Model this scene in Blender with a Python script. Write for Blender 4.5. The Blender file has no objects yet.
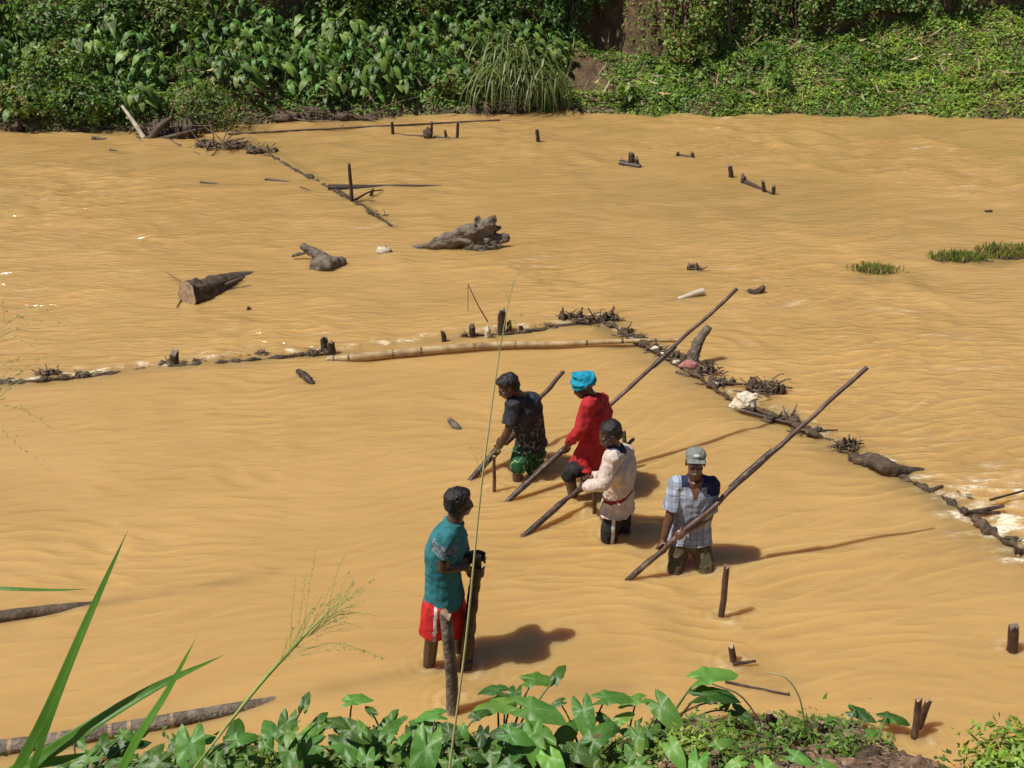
import bpy, bmesh, math, random
import numpy as np
from mathutils import Vector, Matrix

# ------------------------------------------------------------ camera, sky, sun, exposure
SC = bpy.context.scene
COL = SC.collection
R = math.radians
CAM_H, PITCH, FOC = 5.3, R(25.9), 1100.0
cd = bpy.data.cameras.new("camera"); cam = bpy.data.objects.new("camera", cd); COL.objects.link(cam)
cam.location = (0, 0, CAM_H); cam.rotation_euler = (R(90) - PITCH, 0, 0)
cd.sensor_width = 36.0; cd.lens = 36.0 * FOC / 1024.0; cd.clip_start = 0.05; cd.clip_end = 500
SC.camera = cam
SUN_EL = R(60)
wd = bpy.data.worlds.new("World"); SC.world = wd; wd.use_nodes = True
nt = wd.node_tree; nt.nodes.clear()
sky = nt.nodes.new("ShaderNodeTexSky"); sky.sky_type = 'NISHITA'; sky.sun_disc = False
sky.sun_elevation = SUN_EL; sky.sun_rotation = R(250)
bg = nt.nodes.new("ShaderNodeBackground"); bg.inputs[1].default_value = 0.072
wo = nt.nodes.new("ShaderNodeOutputWorld")
nt.links.new(sky.outputs[0], bg.inputs[0]); nt.links.new(bg.outputs[0], wo.inputs[0])
sd = bpy.data.lights.new("sun", 'SUN'); sd.energy = 5.0; sd.angle = R(0.5); sd.color = (1.0, 0.95, 0.87)
so = bpy.data.objects.new("sun", sd); COL.objects.link(so)
LD = Vector((0.94 * math.cos(SUN_EL), 0.34 * math.cos(SUN_EL), -math.sin(SUN_EL)))
so.rotation_euler = LD.to_track_quat('-Z', 'Y').to_euler(); so.location = (-20, -8, 30)
vs = SC.view_settings; vs.view_transform = 'Standard'; vs.look = 'None'; vs.gamma = 1; vs.exposure = 0.0
vs.use_curve_mapping = False

# ------------------------------------------------------------ measuring helpers
FW = np.array([0, math.cos(PITCH), -math.sin(PITCH)]); UP = np.array([0, math.sin(PITCH), math.cos(PITCH)])
RT = np.array([1.0, 0, 0]); CC = np.array([0, 0, CAM_H])
def ray(px, py): return FW + (px - 512) / FOC * RT + (384 - py) / FOC * UP
def W(px, py, z=0.0):
    "ground point seen at a picture position"
    d = ray(px, py); return CC + d * (z - CAM_H) / d[2]
def D(px, py, Y):
    "point at distance Y from the camera's bank"
    d = ray(px, py); return CC + d * Y / d[1]

# ------------------------------------------------------------ numpy gradient noise
_rs = np.random.RandomState(7)
_perm = _rs.permutation(256); _perm = np.concatenate([_perm, _perm, _perm])
_g = _rs.normal(size=(256, 3)); _g /= np.linalg.norm(_g, axis=1)[:, None]
def noise3(p):
    p = np.asarray(p, float); i = np.floor(p).astype(int); f = p - i; i &= 255
    u = f * f * f * (f * (f * 6 - 15) + 10); out = 0
    for dx in (0, 1):
        for dy in (0, 1):
            for dz in (0, 1):
                h = _perm[_perm[_perm[(i[:, 0] + dx) & 255] + ((i[:, 1] + dy) & 255)] + ((i[:, 2] + dz) & 255)]
                g = _g[h]; d = f - np.array([dx, dy, dz])
                w = (u[:, 0] if dx else 1 - u[:, 0]) * (u[:, 1] if dy else 1 - u[:, 1]) * (u[:, 2] if dz else 1 - u[:, 2])
                out = out + w * (g * d).sum(1)
    return out * 1.6
def fbm(p, o=3):
    s = 0; a = 1.0; p = np.asarray(p, float)
    for k in range(o): s = s + a * noise3(p * 2 ** k + k * 17.3); a *= .5
    return s

# ------------------------------------------------------------ materials
MATS = {}
def mat(name, cols, scale=8.0, rough=.7, bump=.3, bscale=None, stretch=(1, 1, 1), spec=.4, trans=0.0, bdist=.01,
        vcol=False, sheen=0, lines=None, wet=None, obj=False):
    """procedural surface: colours mixed by noise, with bump; optional translucency (leaves) and per-face tints"""
    m = bpy.data.materials.new(name); m.use_nodes = True; MATS[name] = m
    n = m.node_tree.nodes; l = m.node_tree.links; b = n["Principled BSDF"]; out = n["Material Output"]
    tc = n.new("ShaderNodeTexCoord"); mp = n.new("ShaderNodeMapping"); mp.inputs['Scale'].default_value = stretch
    if obj: l.new(tc.outputs['Object'], mp.inputs[0])
    else:
        ge = n.new("ShaderNodeNewGeometry"); l.new(ge.outputs['Position'], mp.inputs[0])
    no = n.new("ShaderNodeTexNoise"); no.inputs['Scale'].default_value = scale; no.inputs['Detail'].default_value = 5
    no.inputs['Roughness'].default_value = .65; l.new(mp.outputs[0], no.inputs['Vector'])
    cr = n.new("ShaderNodeValToRGB"); l.new(no.outputs[0], cr.inputs[0])
    e = cr.color_ramp.elements; k = len(cols)
    e[0].position = .3; e[0].color = (*cols[0], 1); e[1].position = .7; e[1].color = (*cols[-1], 1)
    for i in range(1, k - 1):
        q = e.new(.3 + .4 * i / (k - 1)); q.color = (*cols[i], 1)
    c = cr.outputs[0]
    if vcol:
        at = n.new("ShaderNodeAttribute"); at.attribute_name = "tint"
        mx = n.new("ShaderNodeMix"); mx.data_type = 'RGBA'; mx.blend_type = 'MULTIPLY'; mx.inputs[0].default_value = 1
        l.new(c, mx.inputs[6]); l.new(at.outputs['Color'], mx.inputs[7]); c = mx.outputs[2]
    if lines: c = lines(n, l, c, mp)
    l.new(c, b.inputs['Base Color'])
    b.inputs['Roughness'].default_value = rough; b.inputs['Specular IOR Level'].default_value = spec
    if sheen: b.inputs['Sheen Weight'].default_value = sheen
    if bump:
        n2 = n.new("ShaderNodeTexNoise"); n2.inputs['Scale'].default_value = bscale or scale * 3; n2.inputs['Detail'].default_value = 4
        l.new(mp.outputs[0], n2.inputs['Vector'])
        bp = n.new("ShaderNodeBump"); bp.inputs['Strength'].default_value = bump; bp.inputs['Distance'].default_value = bdist
        l.new(n2.outputs[0], bp.inputs['Height']); l.new(bp.outputs[0], b.inputs['Normal'])
    if trans:
        tr = n.new("ShaderNodeBsdfTranslucent")
        hs = n.new("ShaderNodeHueSaturation"); hs.inputs['Value'].default_value = 1.5; hs.inputs['Saturation'].default_value = 1.2
        hs.inputs['Hue'].default_value = .48; l.new(c, hs.inputs['Color']); l.new(hs.outputs[0], tr.inputs[0])
        ms = n.new("ShaderNodeMixShader"); ms.inputs[0].default_value = trans
        l.new(b.outputs[0], ms.inputs[1]); l.new(tr.outputs[0], ms.inputs[2]); l.new(ms.outputs[0], out.inputs[0])
    return m

def taro_lines(n, l, c, mp):
    "pale midrib and side veins from the leaf's own polar coordinates"
    uv = n.new("ShaderNodeUVMap"); sp = n.new("ShaderNodeSeparateXYZ"); l.new(uv.outputs[0], sp.inputs[0])
    def M(op, a, b=None):
        k = n.new("ShaderNodeMath"); k.operation = op
        for i, v in enumerate((a, b)):
            if v is None: continue
            if isinstance(v, (int, float)): k.inputs[i].default_value = v
            else: l.new(v, k.inputs[i])
        return k.outputs[0]
    t = M('MULTIPLY', sp.outputs[0], 11.0); t = M('ABSOLUTE', M('SUBTRACT', M('FRACT', M('ADD', t, .5)), .5))
    t = M('MULTIPLY', t, sp.outputs[1]); t = M('LESS_THAN', t, .028)
    mx = n.new("ShaderNodeMix"); mx.data_type = 'RGBA'; l.new(M('MULTIPLY', t, .30), mx.inputs[0])
    l.new(c, mx.inputs[6]); mx.inputs[7].default_value = (.20, .34, .12, 1)
    return mx.outputs[2]

mat('bark_dark', [(.035, .022, .014), (.09, .06, .038), (.16, .115, .08)], 9, .8, .9, 30, (1, 1, 1), bdist=.02)
mat('bark_grey', [(.05, .036, .026), (.15, .115, .085), (.27, .22, .17)], 10, .85, 1, 40, bdist=.02)
mat('wet_wood', [(.022, .013, .010), (.055, .033, .024), (.11, .07, .05)], 14, .45, .6, 50, bdist=.01)
mat('pole_wood', [(.035, .018, .013), (.085, .045, .032), (.19, .115, .085)], 9, .5, .5, 60, spec=.5)
mat('pole_bound', [(.018, .011, .009), (.05, .03, .022), (.13, .085, .06)], 20, .4, .7, 70, spec=.5)
mat('pale_wood', [(.30, .24, .17), (.5, .42, .31), (.62, .55, .44)], 8, .7, .5, 40)
mat('cut_wood', [(.16, .10, .06), (.33, .22, .13), (.42, .30, .19)], 20, .75, .4, 60)
mat('bamboo_tan', [(.20, .12, .055), (.42, .29, .14), (.55, .42, .23)], 7, .5, .25, 40)
mat('bamboo_ring', [(.05, .03, .018), (.14, .09, .05)], 20, .6, .4, 60)
mat('mud_clod', [(.10, .055, .03), (.24, .145, .085), (.40, .28, .19)], 12, .9, 1, 40, bdist=.02)
mat('mud_wet', [(.03, .02, .013), (.085, .055, .032), (.17, .11, .065)], 14, .6, 1, 50, bdist=.02)
mat('earth', [(.035, .022, .012), (.10, .062, .032), (.20, .13, .07)], 3, .95, 1, 12, bdist=.05)
mat('earth_near', [(.05, .028, .018), (.17, .10, .06), (.36, .25, .18)], 16, .95, 1, 30, bdist=.03)
mat('cloth_pale', [(.45, .38, .26), (.62, .54, .40), (.70, .64, .52)], 14, .8, .8, 40, bdist=.02)
mat('rag_red', [(.20, .05, .05), (.50, .24, .20)], 14, .8, .6, 40)
mat('foam', [(.62, .50, .34), (.86, .80, .68)], 25, .6, .8, 60)
mat('twig', [(.05, .032, .022), (.13, .09, .06), (.24, .18, .13)], 12, .8, .4, 50)
mat('straw', [(.22, .17, .09), (.42, .34, .2)], 10, .8, .3, 50)
mat('leaf', [(.045, .095, .012), (.095, .175, .024), (.17, .25, .045)], 1.6, .5, 0, spec=.45, trans=.25, vcol=True)
mat('leaf_dry', [(.10, .075, .035), (.28, .22, .12)], 5, .8, 0, trans=.15, vcol=True)
mat('taro_far', [(.034, .100, .012), (.078, .18, .028), (.16, .27, .06)], 2.2, .48, 0, spec=.38, trans=.2, vcol=True)
mat('taro_near', [(.052, .155, .018), (.092, .22, .030), (.15, .30, .05)], 4.0, .46, .35, 14, spec=.5, trans=.27, vcol=True, lines=taro_lines, bdist=.02)
mat('stem_green', [(.06, .12, .03), (.13, .20, .06)], 8, .5, .1, trans=0)
mat('stem_purple', [(.05, .03, .02), (.11, .085, .045)], 8, .5, .1)
mat('grass_blade', [(.06, .17, .018), (.10, .26, .028), (.16, .36, .05)], 3, .42, .2, 40, trans=.3, stretch=(1, 1, .3), vcol=True)
mat('grass_stalk', [(.42, .40, .13), (.62, .58, .28)], 6, .5, .1, trans=.1)
mat('grass_green', [(.17, .27, .05), (.30, .40, .10), (.42, .48, .18)], 12, .5, .2, trans=.1)
mat('seed', [(.16, .14, .04), (.32, .33, .10), (.42, .42, .2)], 60, .7, .2)
mat('skin', [(.095, .042, .025), (.13, .060, .036), (.17, .085, .052)], 12, .36, .15, 60, spec=.5)
mat('skin_dark', [(.050, .024, .015), (.075, .037, .024), (.105, .055, .036)], 12, .36, .15, 60, spec=.5)
mat('hair_black', [(.006, .005, .005), (.016, .013, .011)], 60, .45, .8, 120, spec=.5, bdist=.01)
mat('eye_white', [(.6, .55, .5), (.65, .6, .55)], 5, .3, 0)
mat('trunk', [(.02, .013, .009), (.06, .042, .03), (.11, .085, .06)], 5, .9, 1, 20, bdist=.03)
# cloth
FAB = dict(rough=.85, bump=.5, bscale=26, bdist=.012, spec=.25)
mat('teal_cloth', [(.020, .125, .145), (.030, .165, .185), (.045, .20, .215)], 12, **FAB)
mat('red_cloth', [(.36, .012, .012), (.50, .020, .020), (.56, .04, .035)], 9, **FAB)
mat('jacket_red', [(.26, .012, .016), (.40, .022, .026), (.48, .045, .045)], 9, **FAB)
mat('dark_grey_cloth', [(.020, .022, .026), (.034, .037, .043), (.055, .057, .062)], 14, **FAB)
mat('black_cloth', [(.010, .010, .011), (.022, .021, .021), (.04, .037, .034)], 14, **FAB)
mat('pale_cloth', [(.42, .33, .27), (.60, .49, .42), (.68, .57, .50)], 11, **FAB)
mat('maroon_cloth', [(.14, .018, .018), (.24, .03, .03)], 11, **FAB)
mat('navy_cloth', [(.016, .020, .05), (.03, .036, .08)], 11, **FAB)
mat('khaki_wet', [(.055, .042, .022), (.10, .078, .045), (.16, .13, .08)], 14, **FAB)
mat('turban_blue', [(.006, .14, .24), (.010, .25, .37), (.02, .34, .46)], 18, **FAB)
mat('grey_cap', [(.11, .125, .115), (.18, .20, .18), (.26, .27, .25)], 30, **FAB)
mat('stripe_white', [(.42, .40, .37), (.6, .58, .54)], 20, **FAB)
def scribble(colr, th, sc, amt=.8):
    def f(n, l, c, mp):
        v = n.new("ShaderNodeTexNoise"); v.inputs['Scale'].default_value = sc; v.inputs['Detail'].default_value = 1
        l.new(mp.outputs[0], v.inputs['Vector'])
        a = n.new("ShaderNodeMath"); a.operation = 'SUBTRACT'; l.new(v.outputs[0], a.inputs[0]); a.inputs[1].default_value = .5
        b = n.new("ShaderNodeMath"); b.operation = 'ABSOLUTE'; l.new(a.outputs[0], b.inputs[0])
        d = n.new("ShaderNodeMath"); d.operation = 'LESS_THAN'; l.new(b.outputs[0], d.inputs[0]); d.inputs[1].default_value = th
        e = n.new("ShaderNodeMath"); e.operation = 'MULTIPLY'; l.new(d.outputs[0], e.inputs[0]); e.inputs[1].default_value = amt
        mx = n.new("ShaderNodeMix"); mx.data_type = 'RGBA'; l.new(e.outputs[0], mx.inputs[0]); l.new(c, mx.inputs[6])
        mx.inputs[7].default_value = (*colr, 1); return mx.outputs[2]
    return f
mat('print_cloth', [(.020, .022, .026), (.034, .037, .043)], 14, lines=scribble((.30, .31, .28), .018, 15), **FAB)
mat('green_print', [(.010, .055, .022), (.016, .085, .034), (.02, .11, .05)], 14, lines=scribble((.30, .33, .20), .030, 11), **FAB)
mat('zigzag_cloth', [(.16, .19, .21), (.20, .24, .26)], 20, lines=scribble((.05, .07, .09), .06, 30, .9), **FAB)
def plaid(n, l, c, mp):
    sp = n.new("ShaderNodeSeparateXYZ"); l.new(mp.outputs[0], sp.inputs[0])
    cur = c
    for ax, per, wdt, colr in ((0, .055, .12, (.10, .12, .19)), (2, .05, .14, (.12, .14, .22)), (0, .1375, .2, (.22, .24, .30)), (2, .11, .2, (.25, .27, .33))):
        a = n.new("ShaderNodeMath"); a.operation = 'DIVIDE'; l.new(sp.outputs[ax], a.inputs[0]); a.inputs[1].default_value = per
        b = n.new("ShaderNodeMath"); b.operation = 'FRACT'; l.new(a.outputs[0], b.inputs[0])
        d = n.new("ShaderNodeMath"); d.operation = 'LESS_THAN'; l.new(b.outputs[0], d.inputs[0]); d.inputs[1].default_value = wdt
        e = n.new("ShaderNodeMath"); e.operation = 'MULTIPLY'; l.new(d.outputs[0], e.inputs[0]); e.inputs[1].default_value = .75
        mx = n.new("ShaderNodeMix"); mx.data_type = 'RGBA'; l.new(e.outputs[0], mx.inputs[0]); l.new(cur, mx.inputs[6])
        mx.inputs[7].default_value = (*colr, 1); cur = mx.outputs[2]
    return cur
mat('plaid_cloth', [(.24, .29, .37), (.35, .40, .48), (.45, .48, .54)], 8, lines=plaid, **FAB)

# ------------------------------------------------------------ mesh helpers
class MB:
    "collects verts/faces, links them as one mesh object"
    def __init__(s): s.v = []; s.f = []; s.mi = []; s.n = 0; s.tint = []; s.uv = []
    def add(s, v, f, mi=0, tint=None, uv=None):
        v = np.asarray(v, float).reshape(-1, 3); o = s.n
        s.v.append(v); s.n += len(v)
        for q in f: s.f.append(tuple(i + o for i in q)); s.mi.append(mi)
        s.tint.append(np.tile(np.array(tint if tint is not None else (1, 1, 1), float), (len(v), 1)))
        s.uv.append(np.asarray(uv, float) if uv is not None else np.zeros((len(v), 2)))
        return s
    def build(s, name, mats, parent=None, smooth=True, origin=None, link=True):
        v = np.concatenate(s.v) if s.v else np.zeros((0, 3))
        og = np.asarray(origin, float) if origin is not None else np.zeros(3)
        me = bpy.data.meshes.new(name); me.from_pydata((v - og).tolist(), [], s.f)
        for m in (mats if isinstance(mats, (list, tuple)) else [mats]): me.materials.append(MATS[m])
        if len(s.f):
            me.polygons.foreach_set('material_index', s.mi)
            me.polygons.foreach_set('use_smooth', [smooth] * len(s.f))
        t = np.concatenate(s.tint)
        if np.ptp(t) > 0 or t[0][0] != 1:
            a = me.color_attributes.new('tint', 'FLOAT_COLOR', 'POINT')
            a.data.foreach_set('color', np.hstack([t, np.ones((len(t), 1))]).ravel())
        else:
            a = me.color_attributes.new('tint', 'FLOAT_COLOR', 'POINT'); a.data.foreach_set('color', np.ones(len(t) * 4))
        u = np.concatenate(s.uv)
        if np.ptp(u) > 0:
            ul = me.uv_layers.new(name='UVMap'); li = np.zeros(len(me.loops), int); me.loops.foreach_get('vertex_index', li)
            ul.data.foreach_set('uv', u[li].ravel())
        me.update()
        o = bpy.data.objects.new(name, me)
        if link: COL.objects.link(o)
        o.location = og
        if parent is not None:
            o.parent = parent; o.location = og - np.array(parent.location)
            if origin is None: o.location = -np.array(parent.location)
        return o
def tag(o, label, cat, group=None, kind=None):
    if label: o['label'] = label
    if cat: o['category'] = cat
    if group: o['group'] = group
    if kind: o['kind'] = kind
    return o
def empty(name, loc, label, cat, group=None):
    o = bpy.data.objects.new(name, None); COL.objects.link(o); o.location = Vector([float(a) for a in loc]); o.empty_display_size = .1
    return tag(o, label, cat, group)
def unit(a): a = np.asarray(a, float); return a / (np.linalg.norm(a) + 1e-12)
def smoothpath(pts, k=4):
    "Catmull-Rom through the points"
    P = [np.asarray(p, float) for p in pts]
    if len(P) < 3: return P
    P = [2 * P[0] - P[1]] + P + [2 * P[-1] - P[-2]]; out = []
    for i in range(1, len(P) - 2):
        for j in range(k):
            t = j / k; a, b, c, d = P[i - 1:i + 3]
            out.append(.5 * (2 * b + (c - a) * t + (2 * a - 5 * b + 4 * c - d) * t * t + (3 * b - a - 3 * c + d) * t ** 3))
    out.append(P[-2]); return out
def tube(mb, pts, rad, seg=8, mi=0, jit=0.0, seed=0, tint=None, capmi=None, flat=None, uvlen=False):
    pts = [np.asarray(p, float) for p in pts]; n = len(pts)
    if np.isscalar(rad): rad = [rad] * n
    elif len(rad) != n: rad = list(np.interp(np.linspace(0, 1, n), np.linspace(0, 1, len(rad)), rad))
    rs = np.random.RandomState(seed); V = []; up = np.array([.13, .27, .95]); u = None
    for i, p in enumerate(pts):
        t = unit(pts[min(i + 1, n - 1)] - pts[max(i - 1, 0)])
        if u is None: u = unit(np.cross(t, up)) if abs(t @ up) < .95 else unit(np.cross(t, [1, 0, 0]))
        u = unit(u - (u @ t) * t); w = np.cross(t, u)
        for k in range(seg):
            a = 2 * math.pi * k / seg; r = rad[i] * (1 + (rs.uniform(-jit, jit) if jit else 0))
            V.append(p + r * (math.cos(a) * u + math.sin(a) * w * (flat or 1)))
    F = []
    for i in range(n - 1):
        for k in range(seg):
            a = i * seg + k; b = i * seg + (k + 1) % seg; F.append((a, b, b + seg, a + seg))
    o = len(V); mb.add(V, F, mi, tint)
    cm = mi if capmi is None else capmi
    mb.add([V[k] for k in range(seg)] + [pts[0]], [(k, seg, (k + 1) % seg) for k in range(seg)], cm, tint)
    e = (n - 1) * seg
    mb.add([V[e + k] for k in range(seg)] + [pts[-1]], [((k + 1) % seg, seg, k) for k in range(seg)], cm, tint)
def ellip(mb, c, r, rot=None, nu=16, nv=10, mi=0, nz=0.0, ns=3.0, tint=None):
    V = []; F = []
    for j in range(nv + 1):
        ph = math.pi * j / nv
        for i in range(nu):
            th = 2 * math.pi * i / nu
            V.append((math.sin(ph) * math.cos(th), math.sin(ph) * math.sin(th), math.cos(ph)))
    V = np.array(V)
    if nz: V = V * (1 + nz * fbm(V * ns + np.array(c) * 3.1, 3))[:, None]
    V[:nu] = V[:nu].mean(0); V[-nu:] = V[-nu:].mean(0)
    V = V * np.array(r)
    if rot is not None: V = V @ np.array(rot).T
    V = V + np.array(c)
    for j in range(nv):
        for i in range(nu):
            a = j * nu + i; b = j * nu + (i + 1) % nu
            if j == 0: F.append((a, a + nu, b + nu))
            elif j == nv - 1: F.append((a, a + nu, b))
            else: F.append((a, a + nu, b + nu, b))
    mb.add(V, F, mi, tint)
def merge(o, d=1e-5):
    bm = bmesh.new(); bm.from_mesh(o.data); bmesh.ops.remove_doubles(bm, verts=bm.verts, dist=d); bm.to_mesh(o.data); bm.free()
# ------------------------------------------------------------ terrain and river
def Xr(px, Y=25.0): return (px - 512) / FOC * (Y * math.cos(PITCH) + 0)   # rough sideways metres for a picture column far away
_shx = []; _shy = []
for px, py in ((-400, 133), (-120, 132), (0, 131), (60, 131), (130, 131), (190, 127), (235, 124), (300, 120), (380, 117), (470, 114), (560, 111), (600, 112), (660, 116), (760, 115), (900, 116), (985, 117), (1024, 120), (1200, 124), (1500, 128)):
    p = W(px, py); _shx.append(p[0]); _shy.append(p[1])
def far_shore(x): return np.interp(x, _shx, _shy) + .10 * np.sin(x * 2.3) + .06 * np.sin(x * 5.1 + 1)
_wx = [-40, -12, -6, -1.5, 0.8, 1.5, 2.0, 2.6, 3.0, 3.8, 4.5, 5.2, 8, 12, 40]
_wd = [2.9, 2.9, 2.7, 2.7, 2.3, 2.6, 3.0, 2.6, 1.9, 1.5, 1.9, 2.7, 3.0, 3.6, 3.6]
_wz = [1.75, 1.75, 1.65, 1.7, 1.35, 1.15, 1.10, 1.1, .95, .75, .95, 1.25, 1.35, 1.8, 1.8]
def far_h(x, y):
    x = np.asarray(x, float); y = np.asarray(y, float); d = y - far_shore(x)
    dw = np.interp(x, _wx, _wd); zw = np.interp(x, _wx, _wz)
    slope = zw * np.clip(d / dw, 0, 1) ** .8
    wall = np.clip((d - dw) / .9, 0, 1) ** .8 * 3.0
    top = np.clip(d - dw - .9, 0, 200) * .35
    z = np.where(d < 0, d * .9, slope + wall + top)
    p = np.stack([x * .9, y * .9, z * .4], -1)
    n = fbm(p.reshape(-1, 3), 4).reshape(x.shape)
    n3 = fbm(np.stack([x * 2.6, y * 2.6, 0 * x + 7], -1).reshape(-1, 3), 2).reshape(x.shape)
    return z + (n * .24 + n3 * .09) * np.clip(d * 1.5, 0, 1)
def near_shore(x): return np.interp(x, [-30, -4, -2.7, -2.3, .4, .75, 1.05, 2.3, 2.55, 2.8, 3.3, 6, 30], [4.4, 4.6, 5.0, 5.36, 5.40, 5.5, 5.72, 5.72, 5.4, 4.85, 4.75, 4.6, 4.4])
def near_h(x, y):
    x = np.asarray(x, float); y = np.asarray(y, float); d = near_shore(x) - y
    z = np.where(d < 0, d * .8, .16 * np.clip(d / .35, 0, 1) + np.clip(d - .35, 0, 100) * .72)
    n = fbm(np.stack([x * 2.2, y * 2.2, 0 * x + 5], -1).reshape(-1, 3), 4).reshape(x.shape)
    n2 = np.abs(fbm(np.stack([x * 12, y * 12, 0 * x + 2], -1).reshape(-1, 3), 3).reshape(x.shape))
    return np.minimum(z, 3.62) + (n * .08 + n2 * .085) * np.clip(d * 3, 0, 1)
def sheet(name, xs, ys, hf, m, kind='structure'):
    X, Y = np.meshgrid(xs, ys); Z = hf(X, Y); nx, ny = len(xs), len(ys)
    me = bpy.data.meshes.new(name)
    me.vertices.add(nx * ny); me.vertices.foreach_set('co', np.stack([X, Y, Z], -1).ravel())
    i = np.arange(nx * ny).reshape(ny, nx)
    q = np.stack([i[:-1, :-1], i[:-1, 1:], i[1:, 1:], i[1:, :-1]], -1).reshape(-1, 4); k = len(q)
    me.loops.add(k * 4); me.loops.foreach_set('vertex_index', q.ravel())
    me.polygons.add(k); me.polygons.foreach_set('loop_start', np.arange(k) * 4); me.polygons.foreach_set('loop_total', np.full(k, 4))
    me.polygons.foreach_set('use_smooth', np.ones(k, bool)); me.update(calc_edges=True); me.validate()
    me.materials.append(MATS[m]); o = bpy.data.objects.new(name, me); COL.objects.link(o); o['kind'] = kind
    return o
def nonuni(a, b, inner0, inner1, step, outer):
    return np.concatenate([np.arange(a, inner0, outer), np.arange(inner0, inner1, step), np.arange(inner1, b + outer, outer)])
sheet('far_bank', nonuni(-80, 80, -16, 16, .14, 2.5), np.concatenate([np.arange(21.5, 30, .12), np.arange(30, 120, 3.0)]), far_h, 'earth')
sheet('near_bank', nonuni(-80, 80, -6, 6, .06, 2.5), np.concatenate([np.arange(-60, 1.5, 3), np.arange(1.5, 6.4, .03)]), near_h, 'earth_near')

# weir lines as ground points (two arms meeting at the upstream point)
ARM_L = [W(*p) for p in ((-60, 392), (0, 383), (90, 374), (173, 364), (265, 357), (325, 350), (400, 343), (470, 334), (545, 327), (600, 321))]
ARM_R = [W(*p) for p in ((600, 321), (640, 341), (690, 366), (735, 396), (790, 418), (840, 447), (890, 466), (950, 500), (1000, 538), (1040, 556), (1100, 590))]
def seg_dist(x, y, poly):
    best = np.full(x.shape, 1e9); side = np.zeros(x.shape); al = np.zeros(x.shape); tot = 0
    for a, b in zip(poly[:-1], poly[1:]):
        dx, dy = b[0] - a[0], b[1] - a[1]; L = math.hypot(dx, dy)
        t = np.clip(((x - a[0]) * dx + (y - a[1]) * dy) / L ** 2, 0, 1)
        ex, ey = x - a[0] - t * dx, y - a[1] - t * dy; d = np.hypot(ex, ey)
        m = d < best; best = np.where(m, d, best); side = np.where(m, np.sign(dx * ey - dy * ex), side); al = np.where(m, tot + t * L, al); tot += L
    return best, side, al
POSTS = [W(*p)[:2] for p in ((429, 662), (458, 666), (467, 668), (451, 700), (514, 478), (530, 478), (576, 488), (590, 490), (612, 533), (622, 533), (676, 568), (704, 570), (722, 617), (1012, 648), (917, 737), (494, 490), (594, 514), (732, 661))]
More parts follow.
